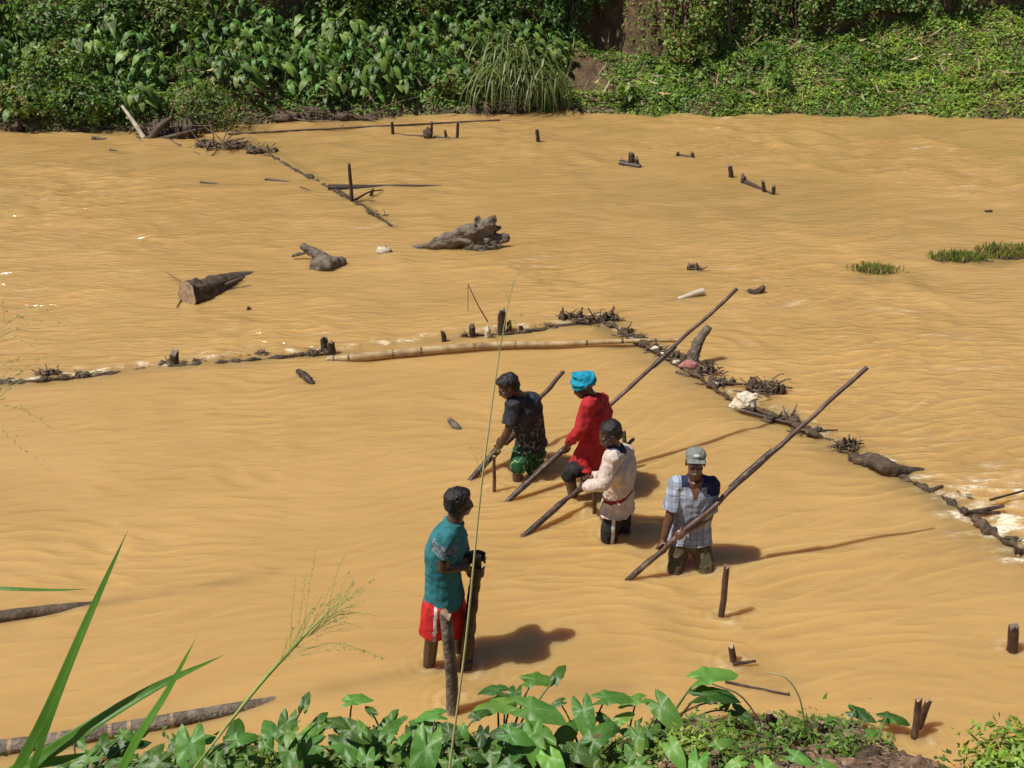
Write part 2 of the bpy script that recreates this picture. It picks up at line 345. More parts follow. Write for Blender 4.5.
def water_fields(X, Y):
    sh = X.shape; P = lambda sx, sy, o: np.stack([X * sx + o, Y * sy + o * .7, 0 * X + o], -1).reshape(-1, 3)
    dL, sL, aL = seg_dist(X, Y, ARM_L); dR, sR, aR = seg_dist(X, Y, ARM_R)
    dW = np.minimum(dL, dR)
    inside = (sL < 0) & (sR < 0)            # near side of both arms: calmer pool
    calm = np.where(inside, 1.0, 0.0)
    far = np.clip((Y - 9.5) / 8, 0, 1)
    # flow: streaks run mostly sideways, tilted a little
    wx = fbm(P(.35, .35, 3), 2).reshape(sh)
    u = X * .93 + Y * .22 + wx * .7; v = Y * .95 - X * .22 + wx * .5
    Q = lambda su, sv, o: np.stack([u * su + o, v * sv + o, 0 * u + o], -1).reshape(-1, 3)
    big = fbm(Q(.9, 1.6, 1), 2).reshape(sh); mid = noise3(Q(1.5, 6.0, 9)).reshape(sh); fin = noise3(Q(3.2, 15.0, 4)).reshape(sh)
    patch = np.clip(.5 + .9 * fbm(P(.33, .33, 21), 2).reshape(sh), 0, 1)
    a = np.where(inside, .8, 1.25) * (.45 + .9 * patch)
    ridge = 1 - np.abs(mid) * 2.2
    h = a * (.020 * big + .016 * ridge + .0060 * fin)
    h += far * a * .042 * (noise3(Q(1.3, 2.6, 14)).reshape(sh) + .5 * mid)
    # standing ripples below the weir and round the legs and posts
    h += .010 * np.exp(-dW / .22) * noise3(P(5, 5, 2)).reshape(sh)
    for p in POSTS:
        r = np.hypot(X - p[0], Y - p[1]); h += .0035 * 2.2 * np.exp(-r / .20) * np.cos(r * 2 * math.pi / .085 - .8) / (1 + r * 2)
    ss = np.where(dR < dL, sR * dR, sL * dL); h += .022 * np.clip((ss + .10) / .16, 0, 1) * np.exp(-np.maximum(ss, 0) / 1.0)
    rap = np.clip((aR - 4.6) / 1.2, 0, 1) * np.exp(-np.where(sR > 0, dR / 1.1, dR / .16)) * (dR < dL)
    h += rap * .035 * fbm(P(3.2, 4.2, 6), 3).reshape(sh)
    fo = fbm(P(2.4, 3.4, 12), 4).reshape(sh)
    foam = np.clip(rap * (.25 + 1.5 * fbm(P(3.6, 7.5, 71), 4).reshape(sh)) * 2.0 - .10, 0, 1)
    st = noise3(Q(.9, 7.0, 44)).reshape(sh) + .5 * noise3(Q(2.5, 16.0, 45)).reshape(sh); foam = np.maximum(foam, np.clip(st - .42, 0, 1) * .55 * np.where(inside, .0, 1) * np.clip(patch * 1.6 - .4, 0, 1))  # pale streaks: sky sheen on wavelets painted in, along with drifting bubbles
    edge = np.exp(-np.where((sR > 0), dR / .14, dR / .05)) * (dR < dL) * .55 + np.exp(-np.where(sL > 0, dL / .16, dL / .05)) * .6
    foam = np.maximum(foam, np.clip(edge * 1.1 + .8 * fbm(P(4, 7, 8), 3).reshape(sh) - .50, 0, .7) * np.clip(edge * 5, 0, 1))
    # silt-darkened water over the weir's sunken brush; dark patches round grass tufts
    silt_refl = np.exp(-(np.where(sR < 0, dR / .42, dR / .12)) ** 2) * (dR < dL) * 1.0 + .6 * np.exp(-(np.where(sL < 0, dL / .25, dL / .1)) ** 2)
    for (px, py, L, w) in ((350, 195, 2.6, .16), (280, 165, 2.8, .2), (885, 282, 1.2, .3), (1000, 262, 1.6, .3), (905, 288, .8, .25)):
        c = W(px, py); ang = -.72 if px < 500 else 0.05
        ex = (X - c[0]) * math.cos(ang) + (Y - c[1]) * math.sin(ang); ey = -(X - c[0]) * math.sin(ang) + (Y - c[1]) * math.cos(ang)
        silt_refl = np.maximum(silt_refl, .7 * np.exp(-(ex / (L / 2)) ** 4 - (ey / w) ** 2))
    cm = np.zeros(sh)
    for (px, py, rx, ry, am) in ((700, 195, 3.4, 2.1, 1.0), (600, 215, 3.0, 1.6, .7), (330, 155, 3.2, 2.0, .8), (480, 185, 2.6, 1.5, .6), (840, 215, 2.4, 1.2, .6), (120, 150, 3.4, 1.6, .5), (300, 125, 3.0, 1.2, .6)):
        c = W(px, py); cm = np.maximum(cm, am * np.exp(-((X - c[0] + .25 * (Y - c[1])) / rx) ** 4 - ((Y - c[1]) / ry) ** 4))
    h = h * (1 - .75 * cm); foam = foam * (1 - cm); silt_refl = np.maximum(silt_refl, .42 * cm)  # calm patches darkened in colour to stand for the bank's reflection
    for p in POSTS:
        r = np.hypot(X - p[0], Y - p[1]); foam = np.maximum(foam, .18 * np.exp(-((r - .10) / .035) ** 2) * np.clip(.3 + fbm(P(7, 7, 51), 2).reshape(sh), 0, 1))
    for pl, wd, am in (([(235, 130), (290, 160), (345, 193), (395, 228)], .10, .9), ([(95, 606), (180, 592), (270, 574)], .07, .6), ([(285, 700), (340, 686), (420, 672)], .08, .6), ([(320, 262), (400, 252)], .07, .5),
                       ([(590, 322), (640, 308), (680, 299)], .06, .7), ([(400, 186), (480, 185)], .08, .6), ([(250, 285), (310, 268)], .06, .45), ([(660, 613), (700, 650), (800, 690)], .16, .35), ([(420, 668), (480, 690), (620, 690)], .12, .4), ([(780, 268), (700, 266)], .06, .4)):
        d_, _, _ = seg_dist(X, Y, [W(*q) for q in pl]); silt_refl = np.maximum(silt_refl, am * np.exp(-(d_ / wd) ** 2))
    silt_refl = silt_refl * np.clip(.75 + .6 * fbm(P(2, 2, 31), 3).reshape(sh), .2, 1.2)
    rough = np.clip(np.where(inside, .24, 1.0) * (.3 + .9 * patch) * (1 - .8 * cm), 0, 1)
    silt_refl = np.maximum(silt_refl, (.14 * far + .22 * np.clip(fbm(P(.28, .8, 61), 3).reshape(sh), 0, 1)) * np.where(inside, .35, 1)); return h, foam, np.clip(silt_refl, 0, 1), rough  # far water darkened in colour for bank reflection; noise adds silt tone
def river():
    ys = [3.6]
    while ys[-1] < 25: ys.append(ys[-1] + max(.017, .00018 * ys[-1] ** 2 + .0 + .0012 * ys[-1]))
    ys = np.array(ys); nxx = 560
    us = np.linspace(-1, 1, nxx); us = us * .62 + np.sign(us) * .38 * np.abs(us) ** 5
    def hf(X, Y): return 0 * X
    o = sheet('river_water', us, ys, hf, 'water')
    n = nxx * len(ys); co = np.zeros(n * 3); o.data.vertices.foreach_get('co', co); co = co.reshape(-1, 3)
    # fan the columns out with distance, and far to the sides at the edges
    k = np.interp(co[:, 1], [3.6, 25], [4.6, 16.5]); s = co[:, 0]
    side = np.clip((np.abs(s) - .82) / .18, 0, 1)
    co[:, 0] = s * k * 1.35 + np.sign(s) * side ** 2 * 60
    h, foam, silt_refl, rough = water_fields(co[:, 0], co[:, 1])
    fade = 1 - side
    co[:, 2] = h * fade
    o.data.vertices.foreach_set('co', co.ravel())
    for nm, a in (('foam', foam * fade), ('silt_and_reflection', silt_refl), ('choppy', rough)):
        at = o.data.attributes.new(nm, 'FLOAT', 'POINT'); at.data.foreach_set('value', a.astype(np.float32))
    o.data.update(); return o
def water_material():
    m = bpy.data.materials.new('water'); m.use_nodes = True; MATS['water'] = m
    n = m.node_tree.nodes; l = m.node_tree.links; b = n["Principled BSDF"]
    ge = n.new("ShaderNodeNewGeometry")
    def A(nm):
        a = n.new("ShaderNodeAttribute"); a.attribute_name = nm; return a.outputs['Fac']
    def noise(sc, st, det=3, ro=.55, dis=0.0):
        mp = n.new("ShaderNodeMapping"); mp.inputs['Scale'].default_value = st; mp.inputs['Rotation'].default_value = (0, 0, R(-13))
        l.new(ge.outputs['Position'], mp.inputs[0])
        t = n.new("ShaderNodeTexNoise"); t.inputs['Scale'].default_value = sc; t.inputs['Detail'].default_value = det
        t.inputs['Roughness'].default_value = ro; t.inputs['Distortion'].default_value = dis
        l.new(mp.outputs[0], t.inputs['Vector']); return t.outputs[0]
    def mix(f, c1, c2):
        x = n.new("ShaderNodeMix"); x.data_type = 'RGBA'
        for i, v in ((0, f), (6, c1), (7, c2)):
            if isinstance(v, (tuple, float, int)): x.inputs[i].default_value = v
            else: l.new(v, x.inputs[i])
        return x.outputs[2]
    def M(op, a, c):
        k = n.new("ShaderNodeMath"); k.operation = op
        for i, v in enumerate((a, c)):
            if isinstance(v, (int, float)): k.inputs[i].default_value = v
            else: l.new(v, k.inputs[i])
        return k.outputs[0]
    base = mix(M('MULTIPLY', M('SUBTRACT', noise(.45, (1, 2.2, 1), 4), .25), 2.0), WC1, WC2)
    base = mix(M('MULTIPLY', A('silt_and_reflection'), .75), base, (.21, .15, .058, 1))  # one dark mix: silt plus the painted bank reflection
    fn_ = M('MINIMUM', M('MAXIMUM', M('SUBTRACT', M('MULTIPLY', noise(16, (1, 2.2, 1), 5, .75), 4.2), 1.75), .08), 1.0)
    fo = M('MINIMUM', M('MULTIPLY', M('MULTIPLY', A('foam'), fn_), 2.6), 1.0)
    base = mix(fo, base, (.84, .74, .56, 1))
    l.new(base, b.inputs['Base Color'])
    l.new(M('ADD', M('MULTIPLY', fo, .4), .12), b.inputs['Roughness']); b.inputs['IOR'].default_value = 1.40
    b.inputs['Specular IOR Level'].default_value = .5
    if SSS:
        b.inputs['Subsurface Weight'].default_value = SSS; b.inputs['Subsurface Radius'].default_value = (1, .7, .35)
        b.inputs['Subsurface Scale'].default_value = .4
    h = M('ADD', M('MULTIPLY', noise(2.6, (1, 4.2, 1), 2, .5, .5), 1.8), M('MULTIPLY', noise(7, (1, 3.6, 1), 2, .5, .3), .55))
    h2 = M('MULTIPLY', h, M('ADD', M('MULTIPLY', A('choppy'), .8), .2))
    bp = n.new("ShaderNodeBump"); bp.inputs['Strength'].default_value = 1; bp.inputs['Distance'].default_value = WBUMP
    l.new(h2, bp.inputs['Height']); l.new(bp.outputs[0], b.inputs['Normal'])
WC1 = (.425, .262, .092, 1); WC2 = (.518, .322, .120, 1); SSS = 0.85; WBUMP = .022
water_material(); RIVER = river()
# ------------------------------------------------------------ vegetation
def leaf_cloud(name, P, N, size, mats, parent=None, seed=0, asp=.45, tints=None, droop=.0, origin=None, dryfrac=0.0, up=.5):
    """many small folded leaf blades: P positions, N rough outward normals, size lengths (all arrays)"""
    rs = np.random.RandomState(seed); k = len(P); P = np.asarray(P, float)
    N = np.asarray(N, float) + rs.normal(size=(k, 3)) * .55 + np.array([0, 0, up]); N /= np.linalg.norm(N, axis=1)[:, None]
    T = rs.normal(size=(k, 3)); T -= (T * N).sum(1)[:, None] * N; T /= np.linalg.norm(T, axis=1)[:, None]
    T[:, 2] -= droop; T /= np.linalg.norm(T, axis=1)[:, None]
    B = np.cross(N, T); s = np.asarray(size)[:, None] * np.ones((k, 1))
    a = asp * s
    fold = N * s * .12
    V = np.stack([P, P + T * s * .45 + B * a * .5 - fold, P + T * s, P + T * s * .45 - B * a * .5 - fold], 1)
    V2 = V.reshape(-1, 3)
    og = np.asarray(origin, float) if origin is not None else np.zeros(3)
    me = bpy.data.meshes.new(name); me.vertices.add(4 * k); me.vertices.foreach_set('co', (V2 - og).ravel())
    i = np.arange(k) * 4
    tri = np.stack([i, i + 1, i + 2, i, i + 2, i + 3], 1).reshape(-1, 3); n = len(tri)
    me.loops.add(n * 3); me.loops.foreach_set('vertex_index', tri.ravel())
    me.polygons.add(n); me.polygons.foreach_set('loop_start', np.arange(n) * 3); me.polygons.foreach_set('loop_total', np.full(n, 3))
    if not isinstance(mats, (list, tuple)): mats = [mats]
    for m in mats: me.materials.append(MATS[m])
    if dryfrac and len(mats) > 1:
        me.polygons.foreach_set('material_index', np.repeat((rs.rand(k) < dryfrac).astype(np.int32), 2))
    me.update(calc_edges=True)
    t = rs.uniform(.6, 1.45, (k, 1)) * np.array([[1, 1, 1]]) * (1 + rs.normal(size=(k, 3)) * .1)
    if tints is not None: t = t * tints
    at = me.color_attributes.new('tint', 'FLOAT_COLOR', 'POINT')
    at.data.foreach_set('color', np.hstack([np.repeat(np.clip(t, .1, 4), 4, 0), np.ones((4 * k, 1))]).ravel())
    o = bpy.data.objects.new(name, me); COL.objects.link(o); o.location = og
    if parent is not None: o.parent = parent; o.location = og - np.array(parent.location)
    return o
def far_normal(x, y):
    e = .15; zx = (far_h(x + e, y) - far_h(x - e, y)) / (2 * e); zy = (far_h(x, y + e) - far_h(x, y - e)) / (2 * e)
    N = np.stack([-zx, -zy, np.ones_like(zx)], -1); return N / np.linalg.norm(N, axis=1)[:, None]

def far_cover():
    rs = np.random.RandomState(3)
    n = 230000; x = rs.uniform(-16, 16, n); d = rs.beta(1.0, 1.25, n) * 6.0; y = far_shore(x) + d - .05
    den = fbm(np.stack([x * .8, y * .8, 0 * x + 2], -1), 3)
    left = np.clip((-0.3 - x) / .8, 0, 1); dirt = np.exp(-((x - 3.7) / .85) ** 2) * np.clip((d - 1.45) / .3, 0, 1)
    cave = np.exp(-((x - 2.05) / .62) ** 6) * (d > 2.7)
    scree = np.exp(-((x - 1.75) / .6) ** 2) * (d < 1.9) * (d > .5) * .8
    edge = np.clip(1 - d / .12, 0, 1)
    p = .85 + .6 * den - .12 * left - .95 * dirt - 1.3 * cave - .75 * scree - .2 * edge
    k = rs.rand(n) < p; x, y, d = x[k], y[k], d[k]
    cl = np.clip(fbm(np.stack([x * 2.2, y * 2.2, 0 * x + 33], -1), 3) + .15, 0, 1)
    z = far_h(x, y) + (rs.exponential(.03, len(x)) + cl * .26 * rs.uniform(.2, 1, len(x))) * np.clip(d * 3, .15, 1)
    N = far_normal(x, y); size = rs.uniform(.05, .13, len(x)) * (1 + .5 * (rs.rand(len(x)) < .1))
    olive = np.clip(fbm(np.stack([x * .45, y * .7, 0 * x + 9], -1), 2) + (x > 8) * .5 + (x > 1) * .35, 0, 1)[:, None]
    t = np.array([[1.15, 1.2, 1.0]]) * (1 - olive) + np.array([[1.8, 1.55, 1.2]]) * olive; t = t * (1 + .5 * (rs.rand(len(x), 1) < .12))
    o = leaf_cloud('ground_cover', np.stack([x, y, z], -1), N, size, ['leaf', 'leaf_dry'], seed=4, asp=.42, tints=t, dryfrac=.035)
    tag(o, 'low creeping weeds and small leaves carpeting the far river bank', 'ground cover', kind='stuff')
    # leaf litter and washed-up scraps along the far water line
    n = 9000; x = rs.uniform(-13, 13, n); y = far_shore(x) + rs.exponential(.18, n) - .05; k = (x < 2.5); x, y = x[k], y[k]
    z = np.maximum(far_h(x, y), .0) + rs.exponential(.02, len(x))
    o = leaf_cloud('leaf_litter', np.stack([x, y, z], -1), far_normal(x, y), rs.uniform(.06, .16, len(x)), ['leaf_dry'], seed=5, asp=.3)
    tag(o, 'dry brown leaves and scraps washed up along the far water line', 'leaf litter', kind='stuff')
far_cover()

def dry_stems():
    rs = np.random.RandomState(31); n = 1500; x = rs.uniform(-13, 13, n); d = rs.uniform(.05, 2.6, n); y = far_shore(x) + d; k = rs.rand(n) < np.where(x < 1.2, .8, .45); x, y = x[k], y[k]
    z = far_h(x, y) + rs.uniform(.05, .35, len(x)); o = leaf_cloud('dry_stems', np.stack([x, y, z], -1), np.tile([0, -.6, .4], (len(x), 1)), rs.uniform(.12, .5, len(x)), ['leaf_dry'], seed=32, asp=.07, tints=np.array([[1.8, 1.8, 1.9]]), up=.0, droop=.2)
    tag(o, 'pale dead stems and stalks strewn through the far bank weeds', 'dead stems', kind='stuff')
dry_stems()
def taro_blade(mb, c, tip, nrm, L, wf=.72, na=12, nr=2, cup=.10, wave=.02, tint=(1, 1, 1), seed=0, mi=0, curl=.35, fold=0.0):
    """arrow-shaped leaf blade: c where the stalk meets it, tip direction, upper-side normal"""
    rs = np.random.RandomState(seed); tip = unit(tip); nrm = unit(np.asarray(nrm, float) - (np.asarray(nrm) @ tip) * tip); sd = np.cross(nrm, tip)
    V = [np.array(c, float)]; UV = [(0, 0)]; F = []
    ph0 = rs.uniform(0, 6)
    for j in range(1, nr + 1):
        q = j / nr
        for i in range(na):
            a = 2 * math.pi * i / na - math.pi; ca, sa = math.cos(a), math.sin(a); A = abs(a)
            r = np.interp(A, [0, .35, .8, 1.25, 1.8, 2.3, 2.7, 2.95, 3.14159], [.80, .60, .44, .37, .36, .43, .50, .26, .09])
            x = r * ca * L * q; y = r * sa * L * wf / .62 * q * .85
            w = wave * L * math.sin(a * 5 + ph0) * q * q + wave * L * .7 * math.sin(a * 9 + ph0 * 2) * q ** 3
            zz = -cup * L * q * q * (.4 + .6 * ca * ca) - curl * L * max(0, x / L) ** 2 + fold * abs(y) + w
            V.append(np.array(c) + tip * x + sd * y + nrm * zz); UV.append(((a + math.pi) / (2 * math.pi), q))
    for i in range(na): F.append((0, 1 + i, 1 + (i + 1) % na))
    for j in range(nr - 1):
        for i in range(na):
            a = 1 + j * na + i; b = 1 + j * na + (i + 1) % na; F.append((a, a + na, b + na, b))
    UVl = list(UV); mb.add(V, F, mi, tint, UVl)

def taro_plant_meshes(seed, nl=8, H=.6, L=.30):
    rs = np.random.RandomState(seed); lf = MB(); st = MB()
    for i in range(nl):
        a = rs.uniform(0, 2 * math.pi); hh = H * rs.uniform(.35, 1.1); out = rs.uniform(.1, .42)
        e = np.array([math.cos(a) * out, math.sin(a) * out, hh]); m = np.array([e[0] * .35, e[1] * .35, hh * .65])
        tube(st, smoothpath([(0, 0, -.05), m, e], 3), [.014, .006], 5)
        td = np.array([math.cos(a), math.sin(a) - .35, rs.uniform(-1.0, -.3)]); nr = np.array([math.cos(a) * .5, math.sin(a) * .5 - .45, 1.0]) + rs.normal(size=3) * .25
        g = rs.uniform(.55, 1.5); tt = (g * rs.uniform(.85, 1.5), g, g * rs.uniform(.8, 1.3))
        taro_blade(lf, e, td, nr, L * rs.uniform(.6, 1.3), wf=.58, na=14, nr=2, tint=tt, cup=.18, fold=rs.uniform(0, .4), seed=seed * 31 + i)
    return lf, st
def plant_obj(name, loc, parts, label, cat, group, rz=0, sc=1):
    root = empty(name, loc, label, cat, group)
    for mb, nm, mt in parts:
        o = mb.build(nm, mt); o.parent = root
    root.rotation_euler = (0, 0, rz); root.scale = (sc, sc, sc); return root
def copy_thing(root, loc, rz=0, sc=1, label=None, group=None):
    r = root.copy(); COL.objects.link(r); r.location = Vector([float(a) for a in loc]); r.rotation_euler = (0, 0, rz); r.scale = (sc, sc, sc)
    if label: r['label'] = label
    if group: r['group'] = group
    for ch in list(root.children):
        c = ch.copy(); COL.objects.link(c); c.parent = r
        for g in ch.children:
            q = g.copy(); COL.objects.link(q); q.parent = c
    return r
TG = 'taro plants massed on the far bank'
TL = 'dark green arrow-leaved taro plant in the dense thicket on the far left bank'
TZ = ['dark taro plant in the thicket at the far left, left of the bleached branch', 'taro plant in the thicket above the bleached branch and driftwood', 'broad-leaved taro plant in the thicket right of the grey-green shrub', 'taro plant in the middle of the thicket above the heap of dead leaves', 'taro plant in the right end of the thicket beside the reeds']
protos = []; rs0 = np.random.RandomState(11); cnt = 0; spots = []
for i in range(6000):
    x = rs0.uniform(-12.8, 1.0); d = rs0.uniform(.15, 2.9)
    # the thicket thins towards the reeds, the driftwood and the shrub
    if d > 1.9 and -8.5 < x < -.5 and rs0.rand() < .6: continue
    if x > -1.1 and (d < 1.0 or rs0.rand() < .7): continue
    if -8.9 < x < -6.4 and d < .9 and rs0.rand() < .8: continue
    if -6.4 < x < -4.2 and d < .45: continue
    if all((x - a) ** 2 + ((d - b) * 1.1) ** 2 > .37 ** 2 for a, b in spots): spots.append((x, d))
    if len(spots) >= 200: break
for i, (x, d) in enumerate(spots):
    y = float(far_shore(x)) + d; z = float(far_h(np.array([x]), np.array([y]))[0])
    rz = rs0.uniform(-.6, .6); sc = rs0.uniform(.75, 1.15)
    zl = TZ[int(np.searchsorted([-9.2, -7.0, -4.6, -2.4], x))]
    if i < 9:
        lf, st = taro_plant_meshes(40 + i, 14, .64, .235)
        protos.append(plant_obj('taro_plant', (x, y, z), [(lf, 'foliage', 'taro_far'), (st, 'stem', 'stem_green')], zl, 'taro plant', TG, rz, sc))
    else: copy_thing(protos[i % 9], (x, y, z), rz, sc, zl)
# a few paler taro plants standing in the weeds on the right
for i, (px, d) in enumerate(((800, 1.35), (812, .7), (925, 1.3), (515, 1.6), (640, .25), (548, 2.3))):
    x = Xr(px); y = float(far_shore(x)) + d; z = float(far_h(np.array([x]), np.array([y]))[0])
    copy_thing(protos[i], (x, y, z), i, .8, ['blue-green taro plant in the middle of the right weedy slope', 'small dark taro plant low on the right weedy slope near the water', 'lone taro plant on the far right weedy slope under the dark trunks', 'taro plant above the clump of drooping reeds', 'small taro plant at the water edge under the bare brown scar', 'taro plant at the foot of the dark earth hollow'][i], 'taro plants scattered among the weeds')

def bush(loc, rx, ry, rz, n, size, label, name='shrub', cat='shrub', group=None, seed=0, tint=(1, 1, 1), dry=.1, asp=.45, core=.35, stems=9, leafm='leaf', hang=False):
    rs = np.random.RandomState(seed); root = empty(name, loc, label, cat, group)
    v = rs.normal(size=(n, 3)); v /= np.linalg.norm(v, axis=1)[:, None]
    r = rs.uniform(core, 1, n) ** .6 * (1 + .35 * fbm(v * 1.7 + seed, 2)); P = v * r[:, None] * np.array([rx, ry, rz])
    if not hang: P[:, 2] = np.abs(P[:, 2] + rz * .55)
    den = fbm(P * (1.6 / max(rx, .3)) * 1.2 + seed * 3, 2); k = den > -.35; P = P[k]; v = v[k]
    o = leaf_cloud('foliage', P + np.array(loc), v, rs.uniform(.6, 1.4, len(P)) * size, [leafm, 'leaf_dry'], parent=root, seed=seed, asp=asp, origin=loc, dryfrac=dry, tints=np.array([tint]))
    st = MB()
    for i in range(stems):
        e = P[rs.randint(len(P))]; tube(st, smoothpath([(0, 0, 0 if not hang else rz), e * .5 + rs.normal(size=3) * .05 * rx, e], 3), [.02 * min(1, rx + .3), .005], 4)
    so_ = st.build('stem', 'twig', None); so_.parent = root
    return root
def fz(x, y): return float(far_h(np.array([float(x)]), np.array([float(y)]))[0])
def at_bank(px, d): x = Xr(px); y = float(far_shore(x)) + d; return (x, y, fz(x, y))
# grey-green shrub leaning over the left water edge
p = W(205, 134); bush((p[0], p[1] + .35, -.05), .95, .5, .75, 2600, .07, 'speckled grey-green shrub leaning over the water beside the driftwood', seed=5, tint=(1.0, .85, .95), dry=.2)
BG = 'bushes along the top of the far bank'
for i, (px, d, rx, rz, tn, lb) in enumerate((
    (20, 2.3, 1.2, .8, (.9, 1, .9), 'leafy dark bush in the top left corner of the far bank'),
    (85, 2.6, 1.0, .8, (.8, .9, .9), 'dark bush between the top left corner and the shaded hollow'),
    (135, 2.5, .9, .7, (1.2, 1.0, 1), 'small-leaved bush above the taro left of the shaded hollow'),
    (330, 2.6, 1.2, .75, (1.35, 1.15, 1), 'bright small-leaved climber mass above the middle of the taro'),
    (390, 2.6, 1.1, .75, (1.3, 1.15, 1), 'light green bush right of the bright climber above the taro'),
    (445, 2.7, .9, .6, (.8, .8, .8), 'dark bush above the right end of the taro thicket'),
    (500, 2.5, .9, .6, (.7, .8, .8), 'shaded bush left of the dark earth hollow'),
    (40, .9, .9, .6, (1.2, 1.1, 1), 'yellow-green bush low on the left bank edge'),
    (15, .35, .8, .5, (1.3, 1.1, 1), 'olive bush at the left water edge'),
    (75, .30, .8, .55, (.95, 1.0, 1), 'green bush at the water edge left of the white branch'),
    (455, .6, .6, .35, (1.3, 1.05, 1), 'low scrubby bush left of the drooping reeds'))):
    bush(at_bank(px, d), rx, .7, rz, int(2300 * rx), .105, lb, 'bush', 'bush', BG, seed=20 + i, tint=tn, asp=.55)

def reeds(loc, n, L, label, group=None, seed=0, name='reed_clump', mt='grass_blade', tint=(.75, .62, .8), fall=(-.0, -1, 0), wid=.03):
    rs = np.random.RandomState(seed); root = empty(name, loc, label, 'reeds' if name == 'reed_clump' else 'grass', group); mb = MB()
    for i in range(n):
        a = rs.uniform(0, 2 * math.pi); l = L * rs.uniform(.6, 1.2); d = unit(np.array([math.cos(a), math.sin(a), 0]) * .8 + np.array(fall) * .7)
        b = np.array([rs.normal() * .22, rs.normal() * .12, 0]); h = l * rs.uniform(.45, .8)
        pts = smoothpath([b, b + d * l * .18 + [0, 0, h * .75], b + d * l * .45 + [0, 0, h], b + d * l * .75 + [0, 0, h * .6], b + d * l * .92 + [0, 0, -.1 * h]], 2)
        g = rs.uniform(.6, 1.5); sd = unit(np.cross(d, [0, 0, 1])); V = []; F = []
        for j, p in enumerate(pts):
            w = wid * (1 - (j / (len(pts) - 1)) ** 2 * .95); V += [p - sd * w / 2, p + sd * w / 2]
            if j: F.append((2 * j - 2, 2 * j - 1, 2 * j + 1, 2 * j))
        mb.add(V, F, 0, (tint[0] * g, tint[1] * g, tint[2] * g))
    o = mb.build('blades', mt); o.parent = root; return root
RG = 'drooping long-bladed reeds by the earth hollow'
for i, (px, d, n, L) in enumerate(((522, .35, 110, 1.25), (545, .2, 70, 1.1), (508, .9, 60, 1.2), (492, .35, 50, .9))):
    reeds(at_bank(px, d), n, L, ['largest pale drooping reed clump hanging over the water', 'reed clump on the right edge, drooping beside the brown scree', 'reed clump highest up the bank, behind the largest one', 'small reed clump on the left beside the scrub'][i], RG, seed=60 + i, tint=(1.5, .75, 2.2), wid=.042)
# climbers over the steep bank on the right
VG = 'climbers hanging down the steep bank'
for i, (px, wdt, top, bot, tn) in enumerate(((610, .5, 2.6, 1.7, (.8, .8, .8)), (572, .5, 2.6, 1.0, (.55, .8, .75)), (700, .9, 2.6, 1.0, (1.3, 1.1, .9)), (745, .9, 2.7, 1.0, (1.2, 1.1, .9)), (795, .9, 2.7, 1.35, (1.05, 1, .9)), (845, .9, 2.8, 1.3, (1.1, 1.05, .9)), (890, .8, 2.8, 1.75, (.9, 1, .9)), (955, .9, 2.9, 1.9, (.9, .9, .8)), (1010, .9, 2.9, 1.9, (.8, .9, .8)))):
    rs = np.random.RandomState(80 + i); n = int(2600 * wdt); x0 = Xr(px)
    x = x0 + rs.normal(size=n) * wdt * .42; z = rs.uniform(bot, top, n); strand = fbm(np.stack([x * 3.5, z * .6, 0 * x + i], -1), 2); k = strand > -.2 * (z - bot); x, z = x[k], z[k]
    dw = np.interp(x, _wx, _wd); zw = np.interp(x, _wx, _wz)
    y = far_shore(x) + dw + .9 * np.clip((z - zw) / 3.0, 0, 1) ** 1.25 - .12 - rs.exponential(.10, len(x)) - .25 * np.clip(.5 + fbm(np.stack([x * 1.2, z * 1.5, 0 * x + 3], -1), 2), 0, 1)
    loc = (x0, float(far_shore(x0)) + float(np.interp(x0, _wx, _wd)), bot)
    root = empty('climbing_vine', loc, ['straggling brown-green climber right of the dark earth hollow', 'dark glossy climber left of the dark earth hollow', 'light green climber hanging over the bare brown scar', 'thick bright climber just right of the bare brown scar', 'green climber in the middle of the right bank top', 'leafy climber left of the dark trunks', 'climber hanging beside the leftmost dark trunk', 'thin climber among the dark trunks', 'shaded climber in the top right corner'][i], 'climbing vine', VG)
    leaf_cloud('foliage', np.stack([x, y, z], -1), np.tile([0, -1, .3], (len(x), 1)), rs.uniform(.06, .13, len(x)), ['leaf', 'leaf_dry'], parent=root, origin=loc, seed=i, asp=.65, tints=np.array([tn]), droop=.5, dryfrac=.12)
    st = MB()
    for j in range(7):
        xx = x0 + rs.normal() * wdt * .4; yy = loc[1] - .12
        tube(st, smoothpath([(xx, yy + .5, top), (xx + rs.normal() * .1, yy, (top + bot) / 2), (xx + rs.normal() * .15, yy - .1, bot)], 3), [.02, .008], 4)
    s_ = st.build('stem', 'twig', root)

